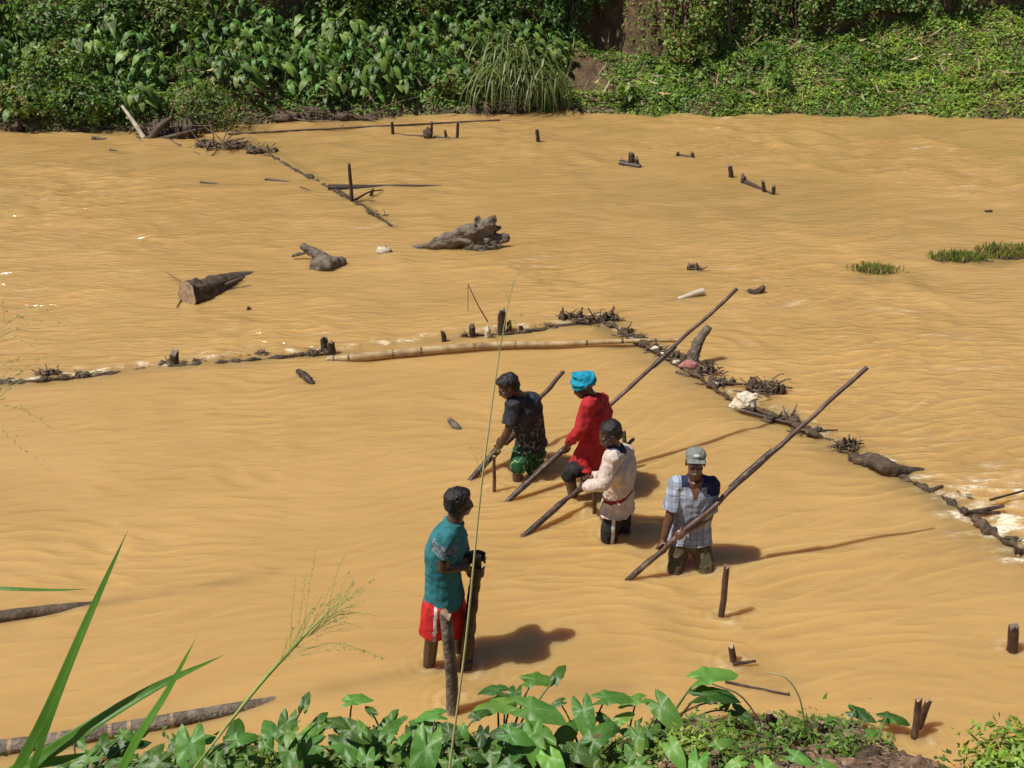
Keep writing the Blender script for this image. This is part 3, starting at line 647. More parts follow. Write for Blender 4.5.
# trees on the bank top: trunks show at the upper edge, unseen crowns above added to shade the hollows
def tree(px, d, h, rcr, label, seed, lean=(0, 0), rt=.13, ncr=5200, cy=-.5):
    rs = np.random.RandomState(seed); b = np.array(at_bank(px, d)) - [0, 0, .2]
    root = empty('tree', b, label, 'tree', 'trees on top of the far bank')
    tr = MB(); top = np.array([lean[0], lean[1], h]); pts = smoothpath([np.zeros(3), top * .3 + rs.normal(size=3) * .08, top * .65 + rs.normal(size=3) * .12, top], 4)
    tube(tr, pts, [rt * 1.25, rt, rt * .8, rt * .55], 10, jit=.06, seed=seed)
    cs = []
    for i in range(9):
        a = rs.uniform(0, 6.28); s = rs.uniform(.55, 1); o = top * rs.uniform(.6, 1) ; e = o + np.array([math.cos(a) * rcr * s, math.sin(a) * rcr * s * .9 + cy * .5, rs.uniform(-.1, .5) * rcr])
        tube(tr, smoothpath([o, (o + e) / 2 + [0, 0, .15 * rcr], e], 3), [rt * .45, .02], 6); cs.append(e)
    t = tr.build('trunk', 'trunk'); t.parent = root
    P = []; N = []
    for c in cs + [top]:
        k = ncr // 10; v = rs.normal(size=(k, 3)); v /= np.linalg.norm(v, axis=1)[:, None]
        P.append(c + v * (rs.uniform(.2, 1, k) ** .5 * rcr * .48 * (1 + .3 * fbm(v * 2 + seed, 2)))[:, None] * [1, 1, .7]); N.append(v)
    P = np.concatenate(P); N = np.concatenate(N)
    leaf_cloud('crown', P + b, N, rs.uniform(.14, .30, len(P)), ['leaf'], parent=root, origin=b, seed=seed, asp=.5, tints=np.array([[.75, .8, .75]]))
    return root
TT = [(30, 4.6, 4.2, 1.9, 'tree behind the bushes at the far left of the bank top'), (150, 4.2, 4.3, 1.9, 'slim tree behind the small-leaved bush on the left bank top'), (262, 4.0, 4.0, 2.1, 'shady tree over the dark hollow above the taro'),
      (420, 4.3, 4.2, 1.8, 'tree behind the light green bush on the bank top'), (505, 3.8, 3.6, 1.9, 'tree left of the dark earth hollow'), (598, 4.2, 3.6, 2.0, 'tree standing straight above the dark earth hollow'),
      (745, 4.6, 5.5, 1.5, 'tree above the bright climber on the right bank'), (905, 3.75, 5.2, 1.7, 'dark trunk leftmost of the row at the upper right'), (930, 3.95, 5.6, 1.5, 'second dark trunk from the left in the upper right row'),
      (962, 3.9, 5.2, 1.6, 'thicker dark trunk in the middle of the upper right row'), (1000, 4.05, 5.2, 1.8, 'dark trunk nearest the upper right corner')]
for i, (px, d, h, rc, lb) in enumerate(TT): tree(px, d, h, rc, lb, 200 + i, lean=(.2 * math.sin(i * 2), -.5))
# ------------------------------------------------------------ wood in and on the water
def single(mb, name, mats, label, cat, group=None, origin=None, kind=None):
    o = mb.build(name, mats, origin=origin); tag(o, label, cat, group, kind); return o
def log_obj(name, pts, rads, m, label, cat, group=None, seg=14, lump=.12, ns=4.0, seed=0, cut=1, stubs=()):
    mb = MB(); pts = smoothpath(pts, 6) if len(pts) > 2 else [np.array(pts[0]) + (np.array(pts[1]) - np.array(pts[0])) * t for t in np.linspace(0, 1, 10)]
    tube(mb, pts, rads, seg, 0, .03, seed, capmi=cut)
    for s in stubs: tube(mb, s[0], s[1], 7, 0, .08, seed)
    v = mb.v[0]; ctr = np.repeat(np.array(pts), seg, 0); dv = v - ctr
    mb.v[0] = ctr + dv * (1 + lump * fbm(v * ns + seed, 3))[:, None]
    mb.v[1][:seg] = mb.v[0][:seg]; mb.v[2][:seg] = mb.v[0][-seg:]
    og = np.mean(pts, 0); return single(mb, name, [m, 'cut_wood'], label, cat, group, og)
def stake(px, py, ptx, pty, r, label, m='wet_wood', name='stake', dY=0.0, group='stakes standing in the river', seg=9, base=.5, lump=.10, taper=.85, cat='stake', jag=True):
    b = W(px, py); t = D(ptx, pty, b[1] + dY); u = unit(t - b); pts = [b - u * base, b, b + (t - b) * .35 + np.array([.004, 0, 0]), b + (t - b) * .7, t]
    mb = MB(); tube(mb, pts, [r, r, r * .97, r * .93, r * taper], seg, 0, .12, int(px * 7 + py), capmi=1)
    v = mb.v[0]
    if jag:
        rs = np.random.RandomState(int(px)); mb.v[0][-seg:] += u * rs.uniform(-r, r * .6, (seg, 1)); mb.v[2][:seg] = mb.v[0][-seg:]
    return single(mb, name, [m, 'cut_wood' if m != 'wet_wood' else 'bark_grey'], label, cat, group, b)
def twigs(mb, c, n, rx, ry, rz, rad, seed, mi=0, ln=.35):
    rs = np.random.RandomState(seed)
    for i in range(n):
        a = rs.uniform(0, 6.28); p = np.array(c) + rs.normal(size=3) * np.array([rx, ry, rz]) * .5
        p[2] = abs(p[2]) * .8; l = ln * rs.uniform(.4, 1.2); d = unit([math.cos(a) * rx + rs.normal() * .1, math.sin(a) * ry, rs.uniform(-.15, .45) * max(rx, ry)])
        q = p + d * l; m = (p + q) / 2 + rs.normal(size=3) * l * .1
        tube(mb, smoothpath([p, m, q], 2), [rad * rs.uniform(.5, 1.3), rad * .4], 4, mi)
def clump(px, py, wpx, hpx, label, n=20, seed=0, name='brushwood_clump', core=True, cat='brushwood', group='brushwood caught on the weir', rad=.012, dry=30, ry=None):
    c = W(px, py); s = FOC / ((c - CC) @ FW); rx = wpx / s / 2; hz = hpx / s / .88; ry = ry or rx * .5
    root = empty(name, c, label, cat, group)
    if core:
        mb = MB(); rs = np.random.RandomState(seed)
        for i in range(9):
            q = rs.uniform(.5, 1.1); ellip(mb, c + np.array([rs.uniform(-.9, .9) * rx, rs.uniform(-.45, .45) * ry, hz * rs.uniform(-.1, .25)]), (rx * .26 * q + .012, ry * .35 * q + .012, hz * rs.uniform(.25, .6)), None, 12, 8, nz=.8, ns=2.4)
        mb.build('mud_core', 'mud_wet', root)
    mb = MB(); twigs(mb, c + [0, 0, hz * .2], max(4, int(n * .5)), rx, ry, hz * .55, rad, seed, ln=rx * .75 + .05); mb.build('twigs', 'twig', root)
    if dry:
        dry = int(dry * 2.5); rs = np.random.RandomState(seed + 1); P = c + rs.normal(size=(dry, 3)) * [rx * .45, ry * .45, hz * .2] + [0, 0, hz * .4]; P[:, 2] = np.abs(P[:, 2])
        leaf_cloud('caught_leaves', P, np.tile([0, 0, 1], (dry, 1)), rs.uniform(.03, .08, dry), ['leaf_dry'], parent=root, origin=c, seed=seed, asp=.4)
    return root
g3 = lambda *a: [W(x, y, z) for x, y, z in a]
# --- loose logs upstream
b = W(196, 288); a0 = np.array(W(182, 292)); 
lp = [W(186, 296, .09), W(203, 292, .05), W(228, 285, -.03), W(266, 276, -.15)]
log_obj('floating_log', lp, [.175, .17, .15, .11], 'bark_dark', 'thick dark log with a pale sawn end, floating upstream on the left', 'log', 'driftwood lying upstream of the weir', seg=28, lump=.24, ns=7.0, cut=1, seed=3,
        stubs=[([W(193, 288, .14), W(197, 281, .25)], [.08, .06]), ([W(206, 287, .10), W(212, 281, .17)], [.06, .035]), ([W(222, 286, .06), W(245, 277, .12)], [.03, .012]), ([W(200, 288, .16), W(243, 276, .08)], [.012, .006]), ([W(186, 291, .05), W(177, 307, 0.0)], [.014, .008]), ([W(188, 286, .2), W(166, 272, .04)], [.01, .004])])
def rough_log(name, specs, m, label, seed, group, vox=.02, amp=.03, cat='driftwood'):
    mb = MB()
    for k, s in enumerate(specs): tube(mb, smoothpath(s[0], 4), s[1], 12, 0, .05, seed + k)
    o = mb.build('tmp', m); bmx = bmesh.new(); bmx.from_mesh(o.data); bmesh.ops.remove_doubles(bmx, verts=bmx.verts, dist=1e-4); bmesh.ops.recalc_face_normals(bmx, faces=bmx.faces); bmx.to_mesh(o.data); bmx.free()
    md = o.modifiers.new('r', 'REMESH'); md.mode = 'VOXEL'; md.voxel_size = vox
    me = bpy.data.meshes.new_from_object(o.evaluated_get(bpy.context.evaluated_depsgraph_get())); old = o.data; bpy.data.objects.remove(o); bpy.data.meshes.remove(old)
    n = len(me.vertices); co = np.zeros(n * 3); no = np.zeros(n * 3); me.vertices.foreach_get('co', co); me.vertices.foreach_get('normal', no); co = co.reshape(-1, 3); no = no.reshape(-1, 3)
    co = co + no * (fbm(co * [5, 9, 9] + seed, 4) * amp)[:, None]; c = co.mean(0); me.vertices.foreach_set('co', (co - c).ravel())
    me.polygons.foreach_set('use_smooth', [True] * len(me.polygons)); me.update(); me.materials.clear(); me.materials.append(MATS[m])
    at = me.color_attributes.new('tint', 'FLOAT_COLOR', 'POINT'); at.data.foreach_set('color', np.ones(n * 4))
    o = bpy.data.objects.new(name, me); COL.objects.link(o); o.location = c; tag(o, label, cat, group); return o
DG = 'driftwood lying upstream of the weir'
YS = W(470, 248)[1]
rough_log('driftwood_stump', [([W(398, 252, -.07), D(430, 246, YS), D(458, 238, YS), D(478, 232, YS)], [.035, .07, .12, .17]), ([D(470, 238, YS), D(482, 228, YS + .05), D(476, 218, YS + .1)], [.15, .12, .05]),
    ([D(476, 234, YS), D(489, 226, YS), D(494, 217, YS)], [.14, .11, .06]), ([D(478, 240, YS), D(494, 239, YS), D(508, 238, YS)], [.14, .10, .045]), ([D(465, 243, YS), D(485, 247, YS - .05), D(500, 246, YS - .05)], [.11, .09, .04]), ([D(484, 232, YS), D(500, 228, YS + .1)], [.09, .03])], 'bark_grey', 'large grey driftwood stump with broken roots pointing right', 5, DG, .014, .05)
rough_log('driftwood_branch', [([W(312, 268, .0), W(328, 265, .06), W(343, 261, .03)], [.09, .12, .06]), ([W(330, 264, .08), W(312, 252, .18), W(302, 246, .24)], [.10, .075, .06]), ([W(308, 252, .12), W(292, 256, .05)], [.03, .02])], 'bark_grey', 'short forked driftwood block tilted up to the left', 6, DG, .018, .025)
mb = MB(); ellip(mb, W(384, 251, .02), (.11, .08, .06), nz=.5); single(mb, 'foam_lump', 'pale_wood', 'small cream foam lump left of the grey stump', 'foam', None, W(384, 251))
def stick(a, b_, r, label, m='wet_wood', group='sticks and branches in the water', name='stick', bend=.0, cat='stick'):
    a = np.array(a); b_ = np.array(b_); mid = (a + b_) / 2 + np.array([0, 0, bend]); mb = MB(); pts = smoothpath([a, mid, b_], 4)
    tube(mb, pts, r if isinstance(r, list) else [r, r * .6], 7, 0, .1, int(abs(a[0]) * 100)); return single(mb, name, m, label, cat, group, (a + b_) / 2)
def sg(x1, y1, z1, x2, y2, z2, r, label, **k): return stick(W(x1, y1, z1), W(x2, y2, z2), r, label, **k)
sg(328, 188, .02, 470, 186, -.03, [.06, .045, .02], 'long dark pole lying flat on the water upstream', m='wet_wood', name='floating_pole', cat='pole')
stake(352, 202, 349, 163, .030, 'thin upright stick crossing the long dark pole upstream')
stake(371, 195, 373, 189, .03, 'tiny stub right of the thin upright stick upstream')
sg(340, 192, .01, 392, 226, .0, [.03, .035, .015], 'dark sunken branch running down from the long dark pole')
sg(355, 200, .03, 383, 190, .03, [.02, .01], 'curved twig between the thin upright stick and the long dark pole', bend=.05)
for i, (x, y) in enumerate(((374, 213), (381, 216), (362, 205))): clump(x, y, 9, 4, ['small tuft of brush in the middle of the dark sunken branch', 'small tuft of brush near the lower end of the sunken branch', 'small tuft of brush near the upper end of the sunken branch'][i], 6, 300 + i, core=False, dry=4, group='tufts on the sunken branch', rad=.01)
sg(265, 179, .02, 290, 182, .0, [.025, .02], 'short dark stick floating below the far left debris')
sg(300, 187, .0, 314, 192, .0, [.015, .01], 'thin dark twig left of the long dark pole')
sg(228, 134, .03, 500, 120, .03, [.022, .022, .018], 'very long thin pole lying just off the far bank', name='floating_pole', cat='pole', m='bark_dark')
sg(92, 138, .02, 106, 139, .0, [.05, .02], 'short grey chunk of wood off the far left bank', m='bark_grey')
sg(200, 182, .01, 218, 184, .0, [.02, .012], 'tiny dark stick adrift in the upper left water'); sg(110, 150, .01, 116, 151, .0, [.03, .02], 'tiny dark chip of wood near the far left bank')
# debris raft from the far left bank out to the weir line
clump(225, 147, 66, 9, 'raft of pale and brown debris trailing from the shrub into the water', 60, 41, rad=.022, ry=.30, dry=120, group='debris at the far bank')
clump(262, 152, 30, 8, 'outer tip of the debris raft off the far left bank', 30, 42, rad=.02, ry=.25, dry=60, group='debris at the far bank')
clump(165, 136, 60, 22, 'tangle of branches at the foot of the grey-green shrub', 60, 43, rad=.022, ry=.45, dry=60, group='debris at the far bank')
clump(90, 130, 40, 10, 'brown brush pile at the left water edge', 40, 44, rad=.018, ry=.35, dry=60, group='debris at the far bank')
clump(10, 130, 40, 10, 'brush pile at the far left end of the bank', 30, 45, rad=.018, ry=.3, dry=50, group='debris at the far bank')
clump(330, 119, 110, 10, 'long heap of dead leaves and sticks under the taro', 90, 46, rad=.02, ry=.35, dry=240, group='debris at the far bank')
clump(500, 113, 60, 14, 'heap of dry branches under the drooping reeds', 60, 47, rad=.02, ry=.3, dry=80, group='debris at the far bank')
p1 = np.array(W(144, 138)); stick(p1, D(122, 106, p1[1] + .35), [.055, .045, .03], 'bleached white branch sticking up from the water at the far left', m='pale_wood', name='bleached_branch', bend=.03, cat='branch')
p1 = np.array(W(150, 140)); stick(p1, D(172, 117, p1[1] + .2), [.08, .06, .03], 'dark driftwood limb beside the bleached white branch', m='bark_dark', name='driftwood_limb', bend=.05, cat='branch')
p1 = np.array(W(158, 140)); stick(p1, D(196, 130, p1[1] + .1), [.05, .03], 'low brown limb between the driftwood limb and the shrub', m='bark_dark', name='driftwood_limb', cat='branch')
for i, (x, y, x2, y2, m) in enumerate(((478, 78, 508, 104, 'straw'), (560, 100, 572, 60, 'twig'), (470, 92, 492, 106, 'straw'), (282, 106, 322, 102, 'bark_dark'), (700, 86, 722, 92, 'straw'), (650, 100, 662, 106, 'straw'))):
    c0 = at_bank(x, {78: .9, 100: .5, 92: .5, 106: .35, 86: .9, 62: 1.6}.get(y, .6)); c1 = D(x2, y2, c0[1] - .15); c0 = D(x, y, c0[1])
    stick(c0, c1, [.03, .02], ['dry straw-coloured branch lying in the reeds', 'thin brown stem leaning on the scree by the hollow', 'pale dry branch low under the reeds', 'dark fallen limb lying under the taro', 'pale dead branch on the right weedy slope', 'short pale stick low on the weeds under the scar'][i], m=m, name='dead_branch', group='dead branches on the far bank', cat='branch')

rough_log('weir_rail', [([W(268, 155, -.01), W(300, 172, .012), W(322, 184, .0), W(345, 196, .012)], [.018, .028, .018, .02])], 'mud_wet', 'dark half-sunk rail from the debris raft to the thin upright stick', 41, 'rails of the weir', .014, .05, 'rail')
# --- far row of stakes
FG = 'small stakes far upstream'
for i, (x, y, ty, r, lb) in enumerate(((393, 135, 122, .035, 'leftmost far upstream stake off the reeds'), (431, 136, 122, .03, 'thin stake behind the round knob far upstream'), (446, 137, 130, .03, 'shortest of the far stakes between the knob and the tall one'), (457, 139, 122, .035, 'rightmost tall stake of the far row'), (538, 142, 130, .045, 'lone far stake below the reeds'),
    (631, 166, 152, .06, 'tallest stub of the cluster below the brown scar'), (637, 167, 157, .05, 'right stub of the cluster below the brown scar'), (622, 164, 159, .05, 'low left stub of the cluster below the brown scar'),
    (693, 158, 152, .035, 'tiny stub in the open water right of the stub cluster'), (677, 156, 152, .03, 'tiny stub left end of the low stick, right of the stub cluster'), (731, 177, 165, .045, 'left stake of the rightmost upstream line'), (743, 183, 175, .05, 'second stake of the rightmost upstream line'), (764, 192, 181, .035, 'third stake of the rightmost upstream line'), (773, 194, 186, .035, 'last stake of the rightmost upstream line'))):
    stake(x, y, x + (1 if i % 2 else -1), ty, r, lb, group=FG, base=.3)
mb = MB(); ellip(mb, W(428, 134, .08), (.10, .08, .12), nz=.35); single(mb, 'root_knob', 'bark_dark', 'round dark root knob on the far row of stakes', 'root', None, W(428, 134))
sg(400, 135, .01, 425, 136, .01, [.02, .02], 'low dark stick left of the root knob'); sg(434, 137, .01, 460, 139, .01, [.02, .02], 'low dark stick right of the root knob')
sg(678, 155, .01, 694, 157, .02, [.025, .02], 'low stick in the open water right of the stub cluster'); sg(745, 182, .02, 772, 194, .0, [.05, .02], 'dark sunken branch along the rightmost upstream stakes')
sg(620, 163, .03, 640, 167, .02, [.06, .05], 'dark lump of wood at the foot of the stub cluster', name='driftwood_block', cat='driftwood')
clump(694, 269, 12, 7, 'small dark root tangle poking out above the right arm', 12, 51, rad=.015, dry=6, group='root tangles upstream on the right')
sg(672, 301, -.02, 703, 291, .05, [.02, .035, .045], 'pale smooth pole end rising from the water in midstream', m='pale_wood', name='floating_pole', cat='pole')
rough_log('driftwood_root', [([W(745, 293, .0), W(757, 293, .03), W(764, 286, .10)], [.03, .06, .03]), ([W(755, 294, .02), W(748, 289, .08)], [.04, .02])], 'bark_dark', 'small dark hooked root floating near the long pole tip', 9, DG, .014, .01)
sg(985, 212, .01, 992, 211, .02, [.03, .02], 'tiny dark snag in the upper right water')
rough_log('driftwood_root', [([W(298, 371, .03), W(307, 378, .05), W(313, 385, .0)], [.03, .045, .03]), ([W(305, 378, .05), W(299, 369, .10)], [.02, .012]), ([W(307, 379, .03), W(313, 377, .07)], [.015, .008])], 'wet_wood', 'small black root snag just below the left arm of the weir', 10, None, .010, .008)
rough_log('driftwood_chunk', [([W(449, 420, .03), W(455, 425, .04), W(461, 430, .0)], [.03, .04, .02])], 'bark_grey', 'small grey chunk of wood left of the man in the dark shirt', 12, None, .009, .008)
rough_log('driftwood_chunk', [([W(247, 308, .02), W(251, 309, .0)], [.035, .02])], 'bark_dark', 'tiny dark chunk floating below the thick sawn log', 13, None, .012, .008)

# --- left arm of the weir
bp = [W(328, 360, .0), W(360, 357, .05), W(430, 350, .06), W(500, 345, .06), W(560, 344, .06), W(630, 341, .06), W(678, 340, .05)]
root = empty('bamboo_pole', bp[3], 'long straw-coloured bamboo pole lying along the left arm of the weir', 'bamboo pole'); mb = MB(); pts = smoothpath(bp, 8); tube(mb, pts, [.050, .050, .044, .038, .028, .020], 12, 0, .01, 1); mb.build('culm', 'bamboo_tan', root)
for k in (.06, .14, .26, .33, .45, .55, .61, .73, .82, .93):
    mb = MB()
    j = int(k * (len(pts) - 1)); u = unit(pts[j + 1] - pts[j]); r = float(np.interp(k, [0, .3, .6, 1], [.052, .048, .038, .021])); tube(mb, [pts[j] - u * .012, pts[j] + u * .012], [r, r * 1.05, r], 12); mb.build('joint_ring', 'bamboo_ring', root)
SG = 'stakes of the left weir arm'
for x, y, tx, ty, r, lb in ((444, 341, 443, 331, .032, 'pointed stub leftmost behind the bamboo pole'), (472, 336, 472, 325, .04, 'small square stub behind the bamboo pole'), (501, 333, 502, 310, .055, 'tallest stake behind the bamboo pole'), (509, 333, 509, 322, .035, 'thin stub touching the tallest stake behind the bamboo pole'),
    (324, 352, 324, 337, .05, 'taller stub at the left end of the bamboo pole'), (331, 354, 331, 343, .05, 'right stub at the left end of the bamboo pole'), (174, 365, 174, 352, .055, 'brown stub on the left part of the weir'), (521, 331, 521, 326, .03, 'tiny stub right of the tallest stake')):
    stake(x, y, tx, ty, r, lb, group=SG, base=.4)
mb = MB(); ellip(mb, W(488, 333, .06), (.035, .03, .085), nz=.8); single(mb, 'cloth_scrap', 'cloth_pale', 'scrap of white cloth hanging by the tallest stake', 'cloth', None, W(488, 332))
c = W(488, 331); mb = MB(); tube(mb, smoothpath([c + [0, 0, .12], D(478, 305, c[1] - .02), D(468, 284, c[1] - .05)], 4), [.009, .005], 5); tube(mb, smoothpath([D(468, 284, c[1] - .05), D(468, 296, c[1] - .07), D(468, 311, c[1] - .08)], 3), .004, 4)
single(mb, 'fishing_twig', 'twig', 'thin bent twig with a hanging line above the white cloth scrap', 'twig', None, c)
CG = 'brushwood caught on the left weir arm'
for i, (x, y, w, h, n, lb) in enumerate(((48, 376, 24, 9, 26, 'dark spiky brush clump at the far left end of the weir'), (83, 376, 16, 6, 16, 'second low brush clump from the left on the weir'), (166, 364, 12, 6, 12, 'small brush at the foot of the brown stub'), (198, 363, 10, 5, 8, 'sparse twigs between the brown stub and the mid-left tuft'), (262, 356, 20, 6, 12, 'thin twiggy tuft at mid-left of the weir'), (240, 358, 6, 4, 5, 'tiny tuft just left of the mid-left tuft'),
    (320, 354, 22, 8, 16, 'brush round the stubs at the bamboo pole left end'), (548, 328, 12, 6, 8, 'tiny brush tuft left of the weir apex'), (536, 331, 10, 4, 6, 'flat scrap left of the weir apex'), (465, 336, 5, 4, 4, 'tiny tuft beside the small square stub'), (5, 383, 12, 5, 8, 'brush tuft cut by the left picture edge on the weir'))):
    clump(x, y, w, h, lb, n, 500 + i, group=CG, rad=.012, dry=6)
for i, (a, b_, lb) in enumerate((((-20, 386), (150, 368), 'half-sunk rail at the far left of the left weir arm'), ((150, 368), (335, 351), 'half-sunk rail in the middle of the left weir arm'), ((470, 336), (560, 327), 'half-sunk rail behind the bamboo pole stakes'))):
    m_ = ((a[0] + b_[0]) / 2 + 8, (a[1] + b_[1]) / 2 + 1); rough_log('weir_rail', [([W(a[0], a[1], .0), W(m_[0], m_[1], .012), W(b_[0], b_[1], .0)], [.016, .022, .016])], 'mud_wet', lb, 34 + i, 'rails of the weir', .014, .04, 'rail')
# --- apex and right arm
AG = 'brushwood caught on the right weir arm'
for i, (x, y, w, h, n, lb) in enumerate(((572, 322, 22, 14, 46, 'dense dark brush clump at the weir apex, left half'), (592, 322, 26, 8, 40, 'low tangle in the middle of the weir apex'), (610, 323, 14, 15, 34, 'upright brush bundle at the right end of the weir apex'),
    (625, 333, 14, 6, 18, 'small brush clump just below the weir apex'), (637, 341, 18, 8, 24, 'brush clump with pale scraps above the bamboo tip'), (672, 359, 22, 10, 34, 'dark brush clump left of the leaning branch'), (688, 364, 18, 12, 34, 'brush clump with a pink rag at the leaning branch foot'), (706, 376, 22, 16, 44, 'tall brush clump right of the leaning branch'),
    (722, 386, 24, 10, 38, 'brush clump left of the pale sack'), (765, 393, 40, 20, 60, 'spiky wide branch tangle right of the pale sack'), (806, 432, 30, 7, 30, 'flat dark brush under the long pole'), (783, 420, 44, 6, 40, 'long thin line of brush right below the sack'), (845, 451, 20, 16, 60, 'bristly dark root clump right of the long pole'),
    (962, 499, 14, 6, 16, 'small brush at the top of the rapids'), (1010, 541, 12, 7, 14, 'dark stones of brush at the right end of the rapids'), (1022, 552, 12, 6, 10, 'brush at the lowest right end of the weir'), (655, 350, 22, 5, 22, 'thin brush line where the bamboo pole crosses the weir'))):
    clump(x, y, w, h, lb, n, 600 + i, group=AG, rad=.014, dry=14 if n > 20 else 5)
rough_log('weir_rail', [([W(604, 321, 0.028), W(640, 342, 0.038), W(680, 366, 0.018), W(712, 386, 0.038), W(737, 404, 0.018)], [.034, .026, .03, .024])], 'mud_wet', 'dark sunken rail along the upper part of the right weir arm', 31, 'rails of the weir', .014, .05, 'rail')
rough_log('weir_rail', [([W(735, 402, 0.028), W(780, 419, 0.038), W(812, 433, 0.048), W(836, 441, 0.018)], [.03, .03, .04, .015])], 'mud_wet', 'dark sunken rail between the sack and the root clump', 32, 'rails of the weir', .014, .045, 'rail')
sg(600, 322, .02, 545, 328, .0, [.03, .03], 'short sunken rail left of the weir apex', name='weir_rail', cat='rail', group='rails of the weir')
rough_log('leaning_branch', [([W(692, 368, .0), D(697, 345, W(694, 366)[1]), D(709, 326, W(694, 366)[1] + .1)], [.07, .06, .045]), ([W(697, 362, .02), W(684, 356, .06)], [.05, .03])], 'bark_grey', 'stout grey branch leaning out of the weir beside the long pole', 15, None, .014, .012, 'branch')
rough_log('sunken_log', [([W(864, 458, .02), W(876, 462, .09), W(895, 470, .06), W(926, 471, -.02)], [.05, .085, .065, .025]), ([W(866, 460, .06), W(878, 468, .0)], [.055, .03])], 'bark_dark', 'dark humped log right of the bristly root clump', 16, None, .014, .012, 'log')
rough_log('weir_rail', [([W(842, 450, 0.018), W(868, 464, 0.038), W(905, 478, 0.018), W(935, 493, 0.028)], [.02, .03, .02, .02]), ([W(940, 495, 0.018), W(965, 512, 0.038), W(1003, 540, 0.018), W(1050, 562, 0.018)], [.02, .03, .028, .025])], 'mud_wet', 'dark sunken rail from the root clump through the rapids to the right edge', 33, 'rails of the weir', .014, .05, 'rail')
# pale sack
rough_log('sack', [([W(734, 408, .02), W(744, 402, .10), W(750, 395, .16)], [.05, .13, .05]), ([W(742, 405, .05), W(757, 396, .20)], [.09, .04]), ([W(735, 405, .06), W(748, 404, .03)], [.07, .08])], 'cloth_pale', 'crumpled cream sack snagged on the right weir arm', 17, None, .012, .035, 'sack')
mb = MB(); ellip(mb, W(690, 366, .05), (.11, .06, .06), nz=.5, ns=2); single(mb, 'rag', 'rag_red', 'pink rag caught at the foot of the leaning branch', 'rag', None, W(690, 366))
for i, (x, y, s) in enumerate(((645, 343, .035), (655, 349, .045), (632, 338, .03), (664, 354, .03), (676, 362, .03), (715, 384, .035))):
    mb = MB(); ellip(mb, W(x, y, .05), (s * 1.2, s * .8, s * .6), nz=1.0, ns=2.8, nu=12, nv=8); single(mb, 'foam_scrap', 'foam' if i % 2 else 'cloth_pale', ['pale scrap third from the weir apex on the right arm', 'pale scrap beside the bamboo tip', 'pale scrap nearest the weir apex', 'pale scrap just past the bamboo tip', 'pale scrap left of the pink rag', 'pale scrap between the leaning branch and the sack'][i], 'scrap', 'pale scraps on the right weir arm', W(x, y))
SK = 'sticks on the right weir arm'
for x1, y1, z1, x2, y2, z2, r, lb in ((712, 382, .06, 792, 388, .07, .014, 'longest horizontal stick behind the pale sack'), (740, 410, .05, 826, 433, .03, .022, 'dark stick from the sack down to the long pole'), (928, 491, .02, 943, 486, .06, .02, 'short dark stick before the rapids'), (990, 500, .08, 1030, 489, .1, .012, 'thin stick above the rapids at the right edge'),
    (964, 514, .03, 1004, 506, .10, .022, 'upper dark stick of the crossed pair in the rapids'), (965, 512, .06, 1000, 513, .05, .02, 'lower dark stick of the crossed pair in the rapids'), (805, 431, .04, 838, 430, .06, .012, 'thin stick poking right from the flat dark brush'), (676, 372, .02, 690, 377, .01, .02, 'small stick floating below the leaning branch'), (597, 322, .05, 588, 308, .28, .010, 'twig sticking up from the weir apex'), (575, 322, .05, 600, 312, .2, .01, 'twig slanting across the weir apex')):
    sg(x1, y1, z1, x2, y2, z2, [r, r * .7], lb, group=SK)
# --- grass tufts on the shoal at the right
for i, (px, py, wp, n, lb) in enumerate(((875, 272, 44, 900, 'small grass tuft island in the right water'), (958, 259, 62, 1300, 'long grass tuft island in the right water'), (1010, 255, 56, 1500, 'tallest grass tuft island at the right edge'))):
    c = W(px, py); s = FOC / ((c - CC) @ FW); rs = np.random.RandomState(i + 70); root = empty('grass_tuft', c, lb, 'grass tuft', 'grass tufts on the shoal'); hx = wp / s / 2
    mb = MB(); ellip(mb, c + [0, 0, -.02], (hx, .22, .05), nz=.3, ns=2); mb.build('mud_base', 'mud_wet', root)
    P = c + np.stack([rs.normal(size=n) * hx * .42, rs.normal(size=n) * .08, rs.uniform(0, .03, n)], -1); tips = np.array([0, 0, 1.0])
    leaf_cloud('blades', P, rs.normal(size=(n, 3)), rs.uniform(.04, .12, n) * (1 + (i == 2) * .4), ['leaf', 'leaf_dry'], parent=root, origin=c, seed=i, asp=.16, up=-.1, droop=-1.6, tints=np.array([[2.1, 1.55, 1.7]]), dryfrac=.2)
# --- stakes near the men
NG = 'stakes standing near the men'
stake(453, 712, 446, 614, .042, 'tall weathered grey stake in front of the man in red shorts', m='bark_grey', group=NG, taper=.95, dY=.0, seg=12)
stake(494, 491, 494, 456, .018, 'thin stick under the hands of the man in the dark shirt', m='pole_wood', group=NG, jag=False)
stake(594, 514, 594.5, 489, .019, 'short post under the forearm of the man in the pale shirt', m='pole_wood', group=NG, jag=False)
stake(721, 617, 727, 565, .026, 'leaning dark stake in the open water right of the capped man', group=NG, m='pole_wood')
stake(733, 662, 731, 645, .026, 'short stub in the water above the bottom taro', group=NG, m='pole_wood')
stake(1012, 650, 1014, 625, .042, 'stout dark stake near the right picture edge', group=NG, m='wet_wood')
stake(914, 737, 919, 698, .026, 'upright stick of the crossed pair near the bottom right', group=NG, m='pole_wood')
stake(917, 729, 929, 700, .024, 'slanting stick of the crossed pair near the bottom right', group=NG, m='pole_wood')
stake(625, 470, 624, 429, .022, 'stake with a pale top behind the head of the man in the pale shirt', group=NG, m='bark_grey')
sg(733, 664, .03, 756, 661, .05, [.014, .01], 'thin twig lying right of the short stub'); sg(725, 682, .01, 790, 695, .0, [.012, .008], 'long thin twig under water above the fence')
